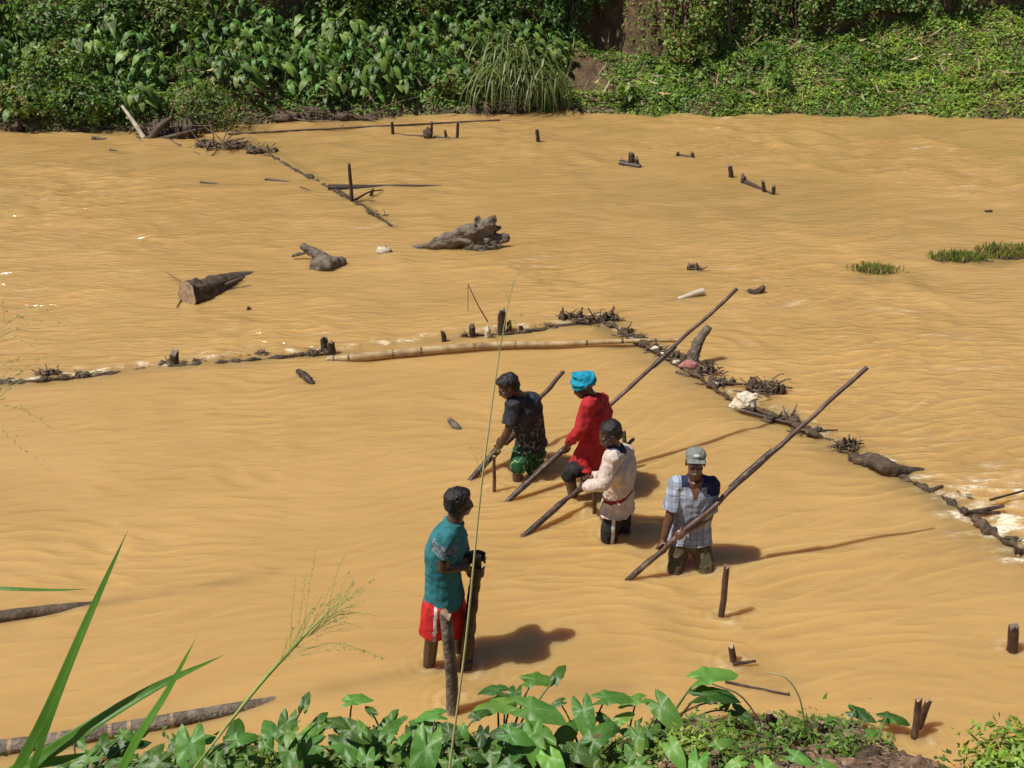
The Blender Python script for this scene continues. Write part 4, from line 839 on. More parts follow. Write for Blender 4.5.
# --- logs in the near left water
lp = [W(-60, 628, .02), W(0, 617, .02), W(60, 610, -.01), W(150, 603, -.10)]
log_obj('floating_log', lp, [.050, .05, .05, .045], 'bark_dark', 'half-sunk brown log at the left edge, middle height', 'log', None, seg=14, seed=4, lump=.06)
lp = [W(-60, 755, .02), W(30, 744, .03), W(130, 728, .03), W(215, 713, .01), W(320, 695, -.08)]
root = empty('bamboo_pole', lp[2], 'thick old banded bamboo pole floating at the bottom left', 'bamboo pole'); mb = MB(); pts = smoothpath(lp, 10); tube(mb, pts, [.054, .052, .050, .046], 14, 0, .04, 1); mb.build('culm', 'bark_grey', root)
for k in (.12, .21, .33, .39, .47, .50, .63):
    j = int(k * (len(pts) - 1)); u = unit(pts[j + 1] - pts[j]); r = float(np.interp(k, [0, 1], [.056, .049])); mb = MB(); tube(mb, [pts[j] - u * .012, pts[j] + u * .012], [r, r], 14); mb.build('joint_ring', 'cut_wood', root)
# ------------------------------------------------------------ people
def remesh_obj(mb, name, mats, vox, parent=None, origin=(0, 0, 0), smooth=2, disp=None, facemat=None, shrink=None):
    o = mb.build('tmp', 'skin'); bm = bmesh.new(); bm.from_mesh(o.data); bmesh.ops.remove_doubles(bm, verts=bm.verts, dist=1e-5)
    bmesh.ops.recalc_face_normals(bm, faces=bm.faces); bm.to_mesh(o.data); bm.free()
    md = o.modifiers.new('r', 'REMESH'); md.mode = 'VOXEL'; md.voxel_size = vox
    if smooth:
        ms = o.modifiers.new('s', 'SMOOTH'); ms.factor = .5; ms.iterations = smooth
    me = bpy.data.meshes.new_from_object(o.evaluated_get(bpy.context.evaluated_depsgraph_get()))
    old = o.data; bpy.data.objects.remove(o); bpy.data.meshes.remove(old)
    n = len(me.vertices); co = np.zeros(n * 3); no = np.zeros(n * 3)
    me.vertices.foreach_get('co', co); me.vertices.foreach_get('normal', no); co = co.reshape(-1, 3); no = no.reshape(-1, 3)
    if disp is not None: co = co + no * disp(co)[:, None]
    me.vertices.foreach_set('co', (co - np.array(origin)).ravel())
    me.materials.clear()
    for m in mats: me.materials.append(MATS[m])
    k = len(me.polygons); idx = np.zeros(k, np.int32)
    if facemat is not None:
        ls = np.zeros(k, int); me.polygons.foreach_get('loop_start', ls); li = np.zeros(len(me.loops), int); me.loops.foreach_get('vertex_index', li)
        idx = facemat(co[li[ls]]).astype(np.int32)
    me.polygons.foreach_set('material_index', idx); me.polygons.foreach_set('use_smooth', [True] * k)
    at = me.color_attributes.new('tint', 'FLOAT_COLOR', 'POINT'); at.data.foreach_set('color', np.ones(n * 4)); me.update()
    me.name = name; ob = bpy.data.objects.new(name, me); COL.objects.link(ob); ob.location = Vector([float(a) for a in origin])
    if parent is not None: ob.parent = parent; ob.location = Vector([float(a) for a in np.array(origin) - np.array(parent.location)])
    return ob
def loft(mb, rings, seg=20):
    "rings: (centre, side half-axis vector, depth half-axis vector); flat ends"
    V = []; F = []; n = len(rings)
    for c, a, b in rings:
        for k in range(seg):
            t = 2 * math.pi * k / seg; ct, st = math.cos(t), math.sin(t)
            e = .85; V.append(np.array(c) + np.array(a) * math.copysign(abs(ct) ** e, ct) + np.array(b) * math.copysign(abs(st) ** e, st))
    for i in range(n - 1):
        for k in range(seg):
            p = i * seg + k; q = i * seg + (k + 1) % seg; F.append((p, q, q + seg, p + seg))
    V += [np.array(rings[0][0], float), np.array(rings[-1][0], float)]
    for k in range(seg): F.append((k, n * seg, (k + 1) % seg)); F.append(((n - 1) * seg + (k + 1) % seg, n * seg + 1, (n - 1) * seg + k))
    mb.add(V, F)
def rl(mb, pts, rads, seg=14, k=4, caps=True):
    "limb: tapered round tube with rounded joints"
    P = smoothpath(pts, k) if len(pts) > 2 else [np.array(p, float) for p in pts]
    rr = np.interp(np.linspace(0, 1, len(P)), np.linspace(0, 1, len(rads)), rads); tube(mb, P, list(rr), seg)
    if caps: ellip(mb, P[0], [rr[0]] * 3, None, 12, 8); ellip(mb, P[-1], [rr[-1]] * 3, None, 12, 8)
def seg_d(co, a, b):
    a = np.array(a); b = np.array(b); t = np.clip(((co - a) @ (b - a)) / ((b - a) @ (b - a)), 0, 1); return np.linalg.norm(co - a - t[:, None] * (b - a), axis=1), t
def lerp(a, b, t): return np.array(a) * (1 - t) + np.array(b) * t

def hand(mb, c, axis, rad, towards, wrist, sgn=1, s=1.0):
    "palm lies on the side 'towards', four fingers and a thumb close round a pole through c"
    a = unit(axis); u = unit(np.array(towards) - (np.array(towards) @ a) * a); v = np.cross(a, u)
    pc = c + u * (rad + .014)
    Rm = np.stack([a, v, u], 1)
    ellip(mb, pc, (.046 * s, .040 * s, .017 * s), Rm, 14, 10)
    rl(mb, [wrist, lerp(wrist, pc, .55), pc], [.025, .026, .022], 10)
    for i in range(4):
        off = (i - 1.5) * .0205 * s; Rr = rad + .0095; L = [1.0, 1.08, 1.04, .86][i]
        ang = [15, 62 * L, 112 * L, 160 * L]
        pts = [c + a * off + Rr * (math.cos(R(t)) * u + math.sin(R(t)) * v * sgn) * (1.12 if j == 0 else 1) for j, t in enumerate(ang)]
        rl(mb, pts, [.0098, .0092, .0088, .0078], 8, 2)
    ang = [-10, -50, -95]; pts = [c + a * (.052 - .008 * j) * s + (rad + .011) * (math.cos(R(t)) * u + math.sin(R(t)) * v * sgn) for j, t in enumerate(ang)]
    pts[0] = pc + a * .03 * s - v * sgn * .02; rl(mb, pts, [.013, .0115, .009], 8, 2)

def head(mb, c, f, up, s=1.0, detail=True):
    f = unit(f); up = unit(np.array(up) - (np.array(up) @ f) * f); r = np.cross(f, up); Rm = np.stack([r, f, up], 1)
    P = lambda x, y, z: c + s * (r * x + f * y + up * z)
    e = lambda x, y, z, rr: ellip(mb, P(x, y, z), [q * s for q in rr], Rm, 18, 12)
    e(0, -.012, .028, (.076, .096, .088)); e(0, .022, -.028, (.062, .072, .078)); e(0, .055, -.082, (.034, .032, .026))      # skull, face, chin
    e(0, .020, -.070, (.054, .058, .034))
    e(.028, .072, .022, (.030, .018, .010)); e(-.028, .072, .022, (.030, .018, .010))                                      # brow
    rl(mb, [P(0, .088, .018), P(0, .099, -.012), P(0, .104, -.030)], [.008 * s, .010 * s, .012 * s], 10); e(.014, .096, -.032, (.010, .012, .009)); e(-.014, .096, -.032, (.010, .012, .009))
    e(.042, .066, -.018, (.020, .018, .017)); e(-.042, .066, -.018, (.020, .018, .017))                                     # cheeks
    e(0, .088, -.052, (.024, .012, .007)); e(0, .087, -.064, (.021, .012, .008))                                            # lips
    for q in (1, -1): e(.077 * q, -.008, -.004, (.010, .022, .033)); e(.082 * q, -.004, .012, (.007, .016, .016))            # ears
    return P, Rm

def person(name_label, J, headf, skin, hairstyle, top, bottom, hands, sidev, headup=(0, 0, 1), sex=1, group=None, hs=.93):
    """J: joints in world metres. top/bottom: dicts of garment data. hands: list of (centre, pole axis, pole radius, towards, wrist key, sgn)"""
    org = np.array([J['pelvis'][0], J['pelvis'][1], 0.0])
    J = {k: np.array(v, float) for k, v in J.items()}
    hipv = unit(J['hipR'] - J['hipL']); shv = unit(J['shR'] - J['shL'])
    spine = [J['pelvis'] - (J['waist'] - J['pelvis']) * .45, J['pelvis'], lerp(J['pelvis'], J['waist'], .55), J['waist'], lerp(J['waist'], J['chest'], .5), J['chest'], lerp(J['chest'], J['neck'], .55), lerp(J['chest'], J['neck'], .85)]
    hw = [.125, .155, .145, .132, .142, .158, .165, .10]; hd = [.085, .108, .098, .092, .100, .112, .098, .07]
    def rings(ga, gb, i0=0, i1=8, extra=None):
        out = []
        for i in range(i0, i1):
            w = i / 7; sv = unit(hipv * (1 - w) + shv * w); t = unit(spine[min(i + 1, 7)] - spine[max(i - 1, 0)]); sv = unit(sv - (sv @ t) * t); dv = np.cross(t, sv)
            out.append((spine[i], sv * (hw[i] + ga), dv * (hd[i] + gb)))
        return out
    # body: one continuous surface
    b = MB(); loft(b, rings(-.004, -.004)); ellip(b, J['pelvis'], (.15, .105, .12), np.stack([hipv, np.cross([0, 0, 1], hipv), [0, 0, 1]], 1))
    rl(b, [J['shL'], lerp(lerp(J['shL'], J['shR'], .5), J['neck'], .35), J['shR']], [.058, .066, .058])
    rl(b, [lerp(J['neck'], J['chest'], .2), J['neck'], lerp(J['neck'], J['head'], .55)], [.062, .056, .056])
    for s in 'LR':
        sh, el, wr = J['sh' + s], J['el' + s], J['wr' + s]
        rl(b, [sh, lerp(sh, el, .4), el], [.054, .047, .037]); rl(b, [el, lerp(el, wr, .3), wr], [.037, .039, .026]); ellip(b, sh, (.06, .06, .06))
        hp, kn, an = J['hip' + s], J['kn' + s], J['an' + s]
        rl(b, [hp, lerp(hp, kn, .45), kn], [.080, .068, .050]); rl(b, [kn, lerp(kn, an, .35), an], [.050, .050, .034])
        fd = unit(np.array([headf[0], headf[1], 0])); rl(b, [an - fd * .03, an + fd * .08 + [0, 0, -.03], an + fd * .17 + [0, 0, -.045]], [.040, .036, .026])
    P, Rm = head(b, J['head'], headf, headup, hs)
    for (c, ax, rad, tw, wk, sg_) in hands: hand(b, np.array(c), ax, rad, tw, J[wk], sg_)
    root = remesh_obj(b, 'person', [skin], .0052, origin=org, smooth=2)
    tag(root, name_label, 'person', group)
    # ---- garments
    if top:
        g = MB(); low = top.get('hem', 1); rr = rings(.024, .022, 0, 8)
        hemc = lerp(spine[1], spine[0], top.get('len', .3)); sv = rr[1][1]; dv = rr[1][2]
        R0 = (hemc, sv * top.get('flare', 1.06), dv * top.get('flare', 1.06)); loft(g, [R0] + rr[1:])
        rl(g, [J['shL'], lerp(lerp(J['shL'], J['shR'], .5), J['neck'], .25), J['shR']], [.072, .080, .072])
        for s in 'LR':
            sh, el, wr = J['sh' + s], J['el' + s], J['wr' + s]; sl = top['sleeve'] if not isinstance(top['sleeve'], dict) else top['sleeve'][s]
            ellip(g, sh, (.075, .075, .075))
            if sl <= 1:
                e = lerp(sh, el, sl); tube(g, [sh, lerp(sh, e, .5), e], [.072, .070, .068 * top.get('cuff', 1)], 16)
            else:
                e = lerp(el, wr, sl - 1); tube(g, smoothpath([sh, lerp(sh, el, .5), el, lerp(el, e, .6), e], 3), [.070, .064, .058, .052, .044 * top.get('cuff', 1)], 16); ellip(g, el, (.058, .058, .058))
        if top.get('len', 0) > .4:
            for s in 'LR': ellip(g, lerp(J['hip' + s], J['kn' + s], .20), (.136, .136, .12))
            pv = lerp(J['pelvis'], hemc, .3); ellip(g, pv, (.19, .148, .13), np.stack([hipv, np.cross([0, 0, 1], hipv), [0, 0, 1]], 1))
        if .2 < top.get('len', 0) <= .4:
            pv = lerp(J['pelvis'], J['waist'], .1); ellip(g, pv, (.185, .146, .10), np.stack([hipv, np.cross([0, 0, 1], hipv), [0, 0, 1]], 1))
        # collar
        t = unit(J['head'] - J['neck']); nb = lerp(J['neck'], J['chest'], .10)
        if top.get('collar', True): tube(g, [nb - t * .01, nb + t * .035, nb + t * .058], [.082, .074, .072], 16)
        def disp(co):
            q = np.stack([co[:, 0] * 9, co[:, 1] * 9, co[:, 2] * 6], -1)
            w = 1 - np.abs(fbm(q + top.get('seed', 1) * 5, 2)) * 1.6; return (w - .45) * top.get('wr', .010) + .004 * noise3(co * 22)
        fm = top.get('facemat')
        remesh_obj(g, top.get('name', 'shirt'), top['mats'], .0075, root, org, 2, disp, (lambda co: fm(co, J)) if fm else None)
    if bottom:
        g = MB(); rr = rings(.010, .005, 0, 8); loft(g, [rr[1], rr[2]]); ellip(g, J['pelvis'], (.160, .113, .11), np.stack([hipv, np.cross([0, 0, 1], hipv), [0, 0, 1]], 1))
        for s in 'LR':
            hp, kn, an = J['hip' + s], J['kn' + s], J['an' + s]; L = bottom['len'] if not isinstance(bottom['len'], dict) else bottom['len'][s]; w = bottom.get('w', 1.0)
            ellip(g, hp, (.094, .094, .094))
            if L <= 1: e = lerp(hp, kn, L); tube(g, [hp, lerp(hp, e, .5), e], [.104 * w, .100 * w, .092 * w], 18)
            else: e = lerp(kn, an, L - 1); tube(g, smoothpath([hp, lerp(hp, kn, .5), kn, e], 3), [.102 * w, .090 * w, .076 * w, .070 * w], 18)
        def disp2(co):
            q = np.stack([co[:, 0] * 10, co[:, 1] * 10, co[:, 2] * 4.5], -1); w = 1 - np.abs(fbm(q + 30, 2)) * 1.6; return (w - .45) * bottom.get('wr', .009)
        fm2 = bottom.get('facemat')
        remesh_obj(g, bottom.get('name', 'trousers'), bottom['mats'], .0075, root, org, 2, disp2, (lambda co: fm2(co, J)) if fm2 else None)
    # ---- hair / headwear
    r_, f_, u_ = Rm[:, 0], Rm[:, 1], Rm[:, 2]; s = hs
    if hairstyle in ('curly', 'short', 'under'):
        g = MB(); big = {'curly': 1.03, 'short': 1.0, 'under': .94}[hairstyle]
        ellip(g, P(0, -.028, .046 if hairstyle != 'under' else .02), (.086 * s * big, .098 * s * big, .086 * s * big), Rm, 24, 16)
        ellip(g, P(0, -.058, -.010), (.072 * s * big, .060 * s * big, .068 * s), Rm, 20, 12)
        if hairstyle == 'curly': ellip(g, P(0, .018, .090), (.066 * s, .062 * s, .034 * s), Rm, 20, 12)
        for q in (1, -1): ellip(g, P(.070 * q, .004, .012), (.012 * s, .018 * s, .034 * s), Rm, 12, 8)
        am = .0045 if hairstyle == 'curly' else .003
        remesh_obj(g, 'hair', ['hair_black'], .0055, root, org, 1, lambda co: am * (fbm(co * 80, 2) + .3) + .007 * noise3(co * 28))
    if hairstyle == 'turban':
        g = MB(); ellip(g, P(0, -.012, .058), (.094 * s, .108 * s, .078 * s), Rm, 24, 16)
        for k in range(5):
            tl = [(.28, 0), (-.30, .1), (.12, .25), (-.1, -.2), (.5, .1)][k]; h0 = [.045, .050, .075, .028, .10][k]; rr_ = [.094, .094, .086, .092, .062][k]; pts = []
            for i in range(19):
                a = 2 * math.pi * i / 18; pts.append(P(rr_ * math.cos(a), -.012 + rr_ * 1.15 * math.sin(a), h0 + .10 * tl[0] * math.sin(a) + .10 * tl[1] * math.cos(a)))
            tube(g, pts, [.016 * s] * 19, 8)
        ellip(g, P(.02, .03, .125), (.035, .04, .02), Rm); ellip(g, P(0, -.09, .0), (.04 * s, .03 * s, .04 * s), Rm)
        remesh_obj(g, 'head_wrap', ['turban_blue'], .006, root, org, 1, lambda co: .005 * fbm(co * 30, 3))
    if hairstyle == 'cap':
        g = MB(); ellip(g, P(0, -.012, .072), (.088 * s, .100 * s, .062 * s), Rm, 24, 16)
        V = []; F = []; n = 13
        for j, (rr_, zz) in enumerate(((.085, .056), (.140, .052))):
            for i in range(n):
                a = R(-62 + 124 * i / (n - 1)); x = math.sin(a) * (.086 if j == 0 else .088); y = (.086 * math.cos(a) if j == 0 else (.088 + .050 * math.cos(a * .85))); zq = zz - .010 * (x / .08) ** 2
                V.append(P(x, y, zq + .007)); V.append(P(x, y, zq - .001))
        for i in range(n - 1):
            a = 2 * i; bq = 2 * n + 2 * i
            F += [(a, a + 2, bq + 2, bq), (a + 1, bq + 1, bq + 3, a + 3), (bq, bq + 2, bq + 3, bq + 1), (a, a + 1, a + 3, a + 2)]
        F += [(0, 2 * n, 2 * n + 1, 1), (2 * n - 2, 2 * n - 1, 4 * n - 1, 4 * n - 2)]
        g.add(V, F); cp = remesh_obj(g, 'cap', ['grey_cap'], .0045, root, org, 1, lambda co: .0015 * fbm(co * 30, 2))
        e = MB(); ellip(e, P(0, .082, .096), (.030 * s, .012 * s, .018 * s), Rm, 16, 10); bd = e.build('badge', 'stripe_white'); bd.parent = cp; bd.location = Vector([float(-a) for a in org])
        # eyes and a smile seen under the brim
        e = MB()
        for q in (1, -1): ellip(e, P(.029 * q, .077, .006), (.014 * s, .010 * s, .008 * s), Rm, 12, 8)
        t = e.build('eyes', 'eye_white'); t.parent = root; t.location = Vector([float(-a) for a in org])
        e = MB()
        for q in (1, -1): ellip(e, P(.029 * q, .0855, .006), (.005 * s, .003 * s, .005 * s), Rm, 12, 8)
        t = e.build('pupils', 'hair_black'); t.parent = root; t.location = Vector([float(-a) for a in org])
        e = MB(); ellip(e, P(0, .0935, -.058), (.017 * s, .007 * s, .0045 * s), Rm, 14, 8); t = e.build('teeth', 'eye_white'); t.parent = root; t.location = Vector([float(-a) for a in org])
    return root, P, Rm

def pole(foot, tip, r, label, splice=None, group="the men's long poles", m='pole_wood', sunk=.45, name='wooden_pole', cat='pole', bend=.0):
    foot = np.array(foot); tip = np.array(tip); u = unit(tip - foot); root = empty(name, foot, label, cat, group)
    rs = np.random.RandomState(int(abs(foot[0]) * 100) + 3); sd = unit(np.cross(u, [0, 0, 1])); n = 15
    pts = [foot - u * sunk] + [lerp(foot, tip, t) + sd * (math.sin(t * 3.1) * bend + rs.normal() * .006) + np.array([0, 0, 1]) * rs.normal() * .003 for t in np.linspace(0, 1, n)]
    mb = MB(); tube(mb, smoothpath(pts, 3), [r * 1.05, r * 1.05, r, r * .95, r * .88, r * .8], 10, 0, .11, 3, capmi=1); mb.build('shaft', [m, 'cut_wood'], root)
    for (t0, t1, rr) in (splice or []):
        mb = MB(); tube(mb, [lerp(foot, tip, t0 + (t1 - t0) * k) + sd * rs.normal() * .002 for k in np.linspace(0, 1, 7)], [rr * .9, rr, rr * 1.05, rr * .97, rr, rr * .85], 10, 0, .08, 5); mb.build('splice', 'pole_bound', root)
    return foot, tip, u
def on_pole(pl, px):
    "point of a pole that is seen in picture column px"
    f, t, u = pl; lo, hi = 0.0, 1.0; c = lambda q: 512 + FOC * ((q - CC)[0]) / ((q - CC) @ FW)
    for _ in range(40):
        m = (lo + hi) / 2
        if c(lerp(f, t, m)) < px: lo = m
        else: hi = m
    return lerp(f, t, lo)
p5 = pole(W(627, 581), D(867, 367, 7.72), .021, 'long pole held low in front of the capped man, pointing far to the right', [(.44, .62, .029), (.0, .12, .024)], bend=.01)
p2 = pole(W(508, 501), D(737, 289, 9.85), .021, 'longest pole, held by the man in red, rising past the weir', [(.0, .24, .029), (.62, .72, .025)], bend=-.01)
p4 = pole(W(523, 537), D(635, 439, 8.85), .021, 'pole held by the man in the pale shirt, its lower end thick and wet', [(.0, .36, .028)])
p3 = pole(W(471, 480), D(563, 371, 9.85), .026, 'short thick pole held behind the man in the dark shirt', [(-.02, .28, .031)])
pst = W(466, 667); ptop = D(478, 556, 6.33); p1_ = pole(pst, ptop, .044, 'thick dark post the man in red shorts rests both hands on', [], m='wet_wood', name='thick_post', cat='post', group=None)

def mkJ(sp): return {k: D(*v) for k, v in sp.items()}
def armfix(J, s, up=.29, fo=.26): pass

# man in teal polo and red shorts
J = mkJ(dict(head=(459.5, 503, 6.33), neck=(453, 525, 6.32), chest=(445, 549, 6.30), waist=(443, 575, 6.30), pelvis=(444, 596, 6.30),
    shR=(447, 537, 6.155), shL=(455, 534, 6.47), elR=(443, 568, 6.13), elL=(465, 561, 6.50), wrR=(466, 567, 6.20), wrL=(473, 557, 6.42),
    hipR=(439, 602, 6.22), hipL=(449, 601, 6.39), knR=(432, 636, 6.20), knL=(460, 633, 6.40), anR=(427, 684, 6.32), anL=(459, 690, 6.50)))
hr = lerp(ptop, pst, .12); hl = ptop + np.array([0, 0, .0]) + unit(ptop - pst) * -.02
def teal_fm(co, J):
    idx = np.zeros(len(co)); d, t = seg_d(co, J['shR'], lerp(J['shR'], J['elR'], .62)); idx[(d < .095) & (t > .25) & (t < .86)] = 1
    d, t = seg_d(co, J['shL'], lerp(J['shL'], J['elL'], .62)); idx[(d < .085) & (t > .35) & (t < .86)] = 1; return idx
def red_fm(co, J):
    return ((np.abs(co[:, 0] - np.interp(co[:, 2], [0, .9], [J['knR'][0] + .005, J['hipR'][0] + .005])) < .012) & (co[:, 1] < J['hipR'][1] - .05)).astype(float)
person('man in a teal polo shirt and red shorts leaning on a thick dark post', J, (1, .22, -.10), 'skin_dark', 'curly',
    dict(name='polo_shirt', mats=['teal_cloth', 'zigzag_cloth'], sleeve=.62, len=.40, facemat=teal_fm, seed=2, wr=.006, cuff=1.0), dict(name='shorts', mats=['red_cloth', 'stripe_white'], len=.93, w=1.06, facemat=red_fm, wr=.012),
    [(hr, p1_[2], .044, [-.8, -.6, .1], 'wrR', 1), (hl, p1_[2], .044, [-.9, .3, .2], 'wrL', -1)], None, hs=.87)
# man in dark shirt and green shorts
h3 = on_pole(p3, 495); h3b = on_pole(p3, 502)
J = mkJ(dict(head=(508, 387, 8.86), neck=(521, 398, 8.95), chest=(526, 413, 8.98), waist=(530, 432, 9.0), pelvis=(531, 446, 9.0),
    shL=(513, 405, 8.83), shR=(533, 400, 9.10), elL=(508.5, 430, 8.79), elR=(522, 426, 9.28), wrL=(499, 448, 8.86), wrR=(506, 443, 9.10),
    hipL=(525, 449, 8.93), hipR=(536, 449, 9.07), knL=(518, 467, 8.84), knR=(532, 467, 8.98), anL=(517, 500, 8.95), anR=(533, 500, 9.08)))
def tee_fm(co, J): return (co[:, 2] < lerp(J['chest'], J['waist'], .35)[2] + .05 * np.sin(co[:, 0] * 30)).astype(float)
person('bending man in a dark grey t-shirt and green patterned shorts, pushing a short pole', J, (-.86, -.22, -.46), 'skin_dark', 'curly',
    dict(name='t_shirt', mats=['dark_grey_cloth', 'print_cloth'], sleeve=.72, len=.1, facemat=tee_fm, seed=3, collar=False, wr=.012, cuff=1.12), dict(name='shorts', mats=['green_print'], len=1.02, w=1.06, wr=.012),
    [(h3, p3[2], .030, [.3, -.9, .4], 'wrL', 1), (h3b, p3[2], .030, [.3, .4, .8], 'wrR', -1)], None, headup=(-.45, 0, 1))
# man in red jacket, blue turban
h2 = on_pole(p2, 565); h2b = on_pole(p2, 577)
J = mkJ(dict(head=(584, 386, 8.54), neck=(592, 400, 8.60), chest=(596, 416, 8.61), waist=(593, 441, 8.62), pelvis=(588, 460, 8.62),
    shL=(589, 405, 8.44), shR=(601, 401, 8.70), elL=(580, 430, 8.40), elR=(590, 428, 8.99), wrL=(569, 442, 8.50), wrR=(581, 436, 8.84),
    hipL=(585, 464, 8.56), hipR=(592, 464, 8.70), knL=(569, 473, 8.46), knR=(588, 482, 8.74), anL=(577, 516, 8.66), anR=(594, 520, 8.86)))
person('man in a red long-sleeved jacket and bright blue head wrap, holding the longest pole', J, (-.9, -.3, -.34), 'skin_dark', 'turban',
    dict(name='jacket', mats=['jacket_red'], sleeve=1.92, len=.36, flare=1.14, seed=5, wr=.013, cuff=1.12), dict(name='shorts', mats=['black_cloth'], len=1.10, w=.90, wr=.010),
    [(h2, p2[2], .027, [.4, -.8, .5], 'wrL', 1), (h2b, p2[2], .024, [.3, .3, .9], 'wrR', -1)], None, headup=(-.25, 0, 1))
# man in pale shirt
h4 = on_pole(p4, 579); h4b = on_pole(p4, 588)
J = mkJ(dict(head=(610, 435, 7.82), neck=(616, 451, 7.88), chest=(619, 469, 7.93), waist=(619, 490, 7.95), pelvis=(617, 507, 7.95),
    shL=(612, 458, 7.72), shR=(625, 453, 8.03), elL=(603, 484, 7.66), elR=(608, 476, 8.14), wrL=(585, 487, 7.84), wrR=(592, 478, 8.10),
    hipL=(615, 512, 7.88), hipR=(621, 510, 8.02), knL=(609, 533, 7.86), knR=(621, 535, 8.02), anL=(611, 575, 7.98), anR=(622, 577, 8.14)))
def pale_fm(co, J):
    t = unit(J['head'] - J['neck']); h = (co - J['neck']) @ t; d, _ = seg_d(co, J['neck'], J['head'])
    idx = ((h > -.002) & (d < .105)).astype(float) * 1
    ax = unit(J['chest'] - J['waist']); q = (co - lerp(J['pelvis'], J['waist'], 1.0)) @ ax + .22 * (co[:, 0] - J['waist'][0]) * -1; dd, _ = seg_d(co, J['pelvis'], J['chest'])
    idx[(np.abs(q) < .017) & (dd < .19)] = 2; return idx
def stripe_fm(co, J): return ((np.abs(co[:, 0] - J['knL'][0] - .03) < .014) & (co[:, 1] < J['hipL'][1] - .04)).astype(float)
person('man in a pale long-sleeved shirt with a dark collar', J, (-.86, -.28, -.42), 'skin_dark', 'short',
    dict(name='shirt', mats=['pale_cloth', 'navy_cloth', 'maroon_cloth'], sleeve=1.9, len=.22, flare=1.14, facemat=pale_fm, seed=7, wr=.014, cuff=1.15), dict(name='trousers', mats=['black_cloth', 'stripe_white'], len=1.8, w=.92, facemat=stripe_fm),
    [(h4, p4[2], .025, [.5, -.7, .5], 'wrL', 1), (h4b, p4[2], .024, [.3, .4, .8], 'wrR', -1)], None, headup=(-.3, 0, 1))
# man with cap facing the camera
h5 = on_pole(p5, 680); h5b = on_pole(p5, 663)
J = mkJ(dict(head=(695.5, 463, 7.46), neck=(695, 480, 7.52), chest=(694, 499, 7.55), waist=(691, 524, 7.55), pelvis=(690, 540, 7.53),
    shL=(711, 485, 7.52), shR=(677, 485, 7.52), elL=(709, 516, 7.50), elR=(670, 515, 7.46), wrL=(688, 530, 7.40), wrR=(663, 542, 7.42),
    hipL=(699, 543, 7.52), hipR=(681, 543, 7.52), knL=(706, 571, 7.42), knR=(674, 571, 7.42), anL=(707, 612, 7.55), anR=(673, 612, 7.55)))
def plaid_fm(co, J):
    t = unit(J['neck'] - J['waist']); h = (co - J['neck']) @ t; sx = co[:, 0] - J['neck'][0]
    idx = ((h > -.02) & (np.abs(sx) < .11)).astype(float); idx[(sx > .09) & (h > -.075 - .35 * (sx - .09))] = 1
    idx[(np.abs(sx) < .010 + np.clip(h + .115, 0, .2) * .33) & (h > -.115) & (co[:, 1] < J['neck'][1] - .03)] = 2; return idx
person('man in a grey cap and plaid shirt facing the camera', J, (-.10, -1, .10), 'skin', 'cap',
    dict(name='shirt', mats=['plaid_cloth', 'navy_cloth', 'skin'], sleeve=.82, len=.15, facemat=plaid_fm, seed=9, wr=.009, cuff=1.12), dict(name='trousers', mats=['khaki_wet'], len=1.7, w=.86, wr=.014),
    [(h5, p5[2], .022, [.6, -.2, .8], 'wrL', 1), (h5b, p5[2], .022, [-.2, .5, .8], 'wrR', -1)], None)
# ------------------------------------------------------------ near bank plants
def near_z(x, y): return float(near_h(np.array([float(x)]), np.array([float(y)]))[0])
def near_hit(px, py):
    z = .2
    for _ in range(12):
        p = W(px, py, z); z = .5 * z + .5 * max(near_z(p[0], p[1]), 0)
    return W(px, py, z)
def blade_grass(pts, w, label, name='grass_blade_leaf', seed=0, g=1.0, twist=0.0):
    "one long leaf blade with a midrib crease; pts in world metres"
    P = smoothpath(pts, 8); n = len(P); V = []; F = []; prev = None
    for j, p in enumerate(P):
        t = unit(P[min(j + 1, n - 1)] - P[max(j - 1, 0)]); view = unit(CC - p); s = unit(np.cross(t, view)); nn = np.cross(s, t)
        s = unit(s * math.cos(twist) + nn * math.sin(twist)); nn = np.cross(s, t)
        q = j / (n - 1); ww = w * min(1, .55 + q * 1.6) * max(0.02, (1 - q ** 2.6)) / 2
        V += [p - s * ww, p - s * ww * .5 + nn * ww * .10, p - nn * ww * .22, p + s * ww * .5 + nn * ww * .10, p + s * ww]
        if j:
            for k in range(4): F.append((5 * j - 5 + k, 5 * j - 4 + k, 5 * j + 1 + k, 5 * j + k))
    return V, F, (g, g, g)
def grass_plant(label, blades, cat='grass', name='tall_grass', group=None):
    base = np.array(blades[0][0][0]); root = empty(name, base, label, cat, group)
    for i, (pts, w, g, tw) in enumerate(blades):
        V, F, t = blade_grass(pts, w, '', g=g, twist=tw); mb = MB(); mb.add(V, F, 0, t); mb.build('blade', 'grass_blade', root)
    return root
gb = lambda px, py, Y: D(px, py, Y)
grass_plant('tall broad-bladed grass rising across the bottom left corner', [
    ([gb(-20, 830, 2.75), gb(38, 730, 2.8), gb(88, 618, 2.9), gb(128, 530, 3.0)], .042, .75, .5),
    ([gb(15, 830, 2.8), gb(36, 758, 2.85), gb(68, 672, 2.95), gb(100, 598, 3.05)], .030, .7, .6),
    ([gb(-40, 812, 2.8), gb(60, 745, 2.9), gb(150, 690, 3.05), gb(224, 655, 3.2)], .050, .8, .25),
    ([gb(90, 840, 2.9), gb(130, 752, 2.95), gb(168, 690, 3.05), gb(196, 638, 3.1)], .036, .9, .5),
    ([gb(-60, 588, 3.0), gb(0, 588.5, 3.0), gb(50, 590, 3.02), gb(90, 589, 3.05)], .014, .8, .3),
    ([gb(-30, 800, 2.8), gb(20, 768, 2.85), gb(60, 760, 2.9), gb(90, 752, 2.95)], .045, .95, .1)])
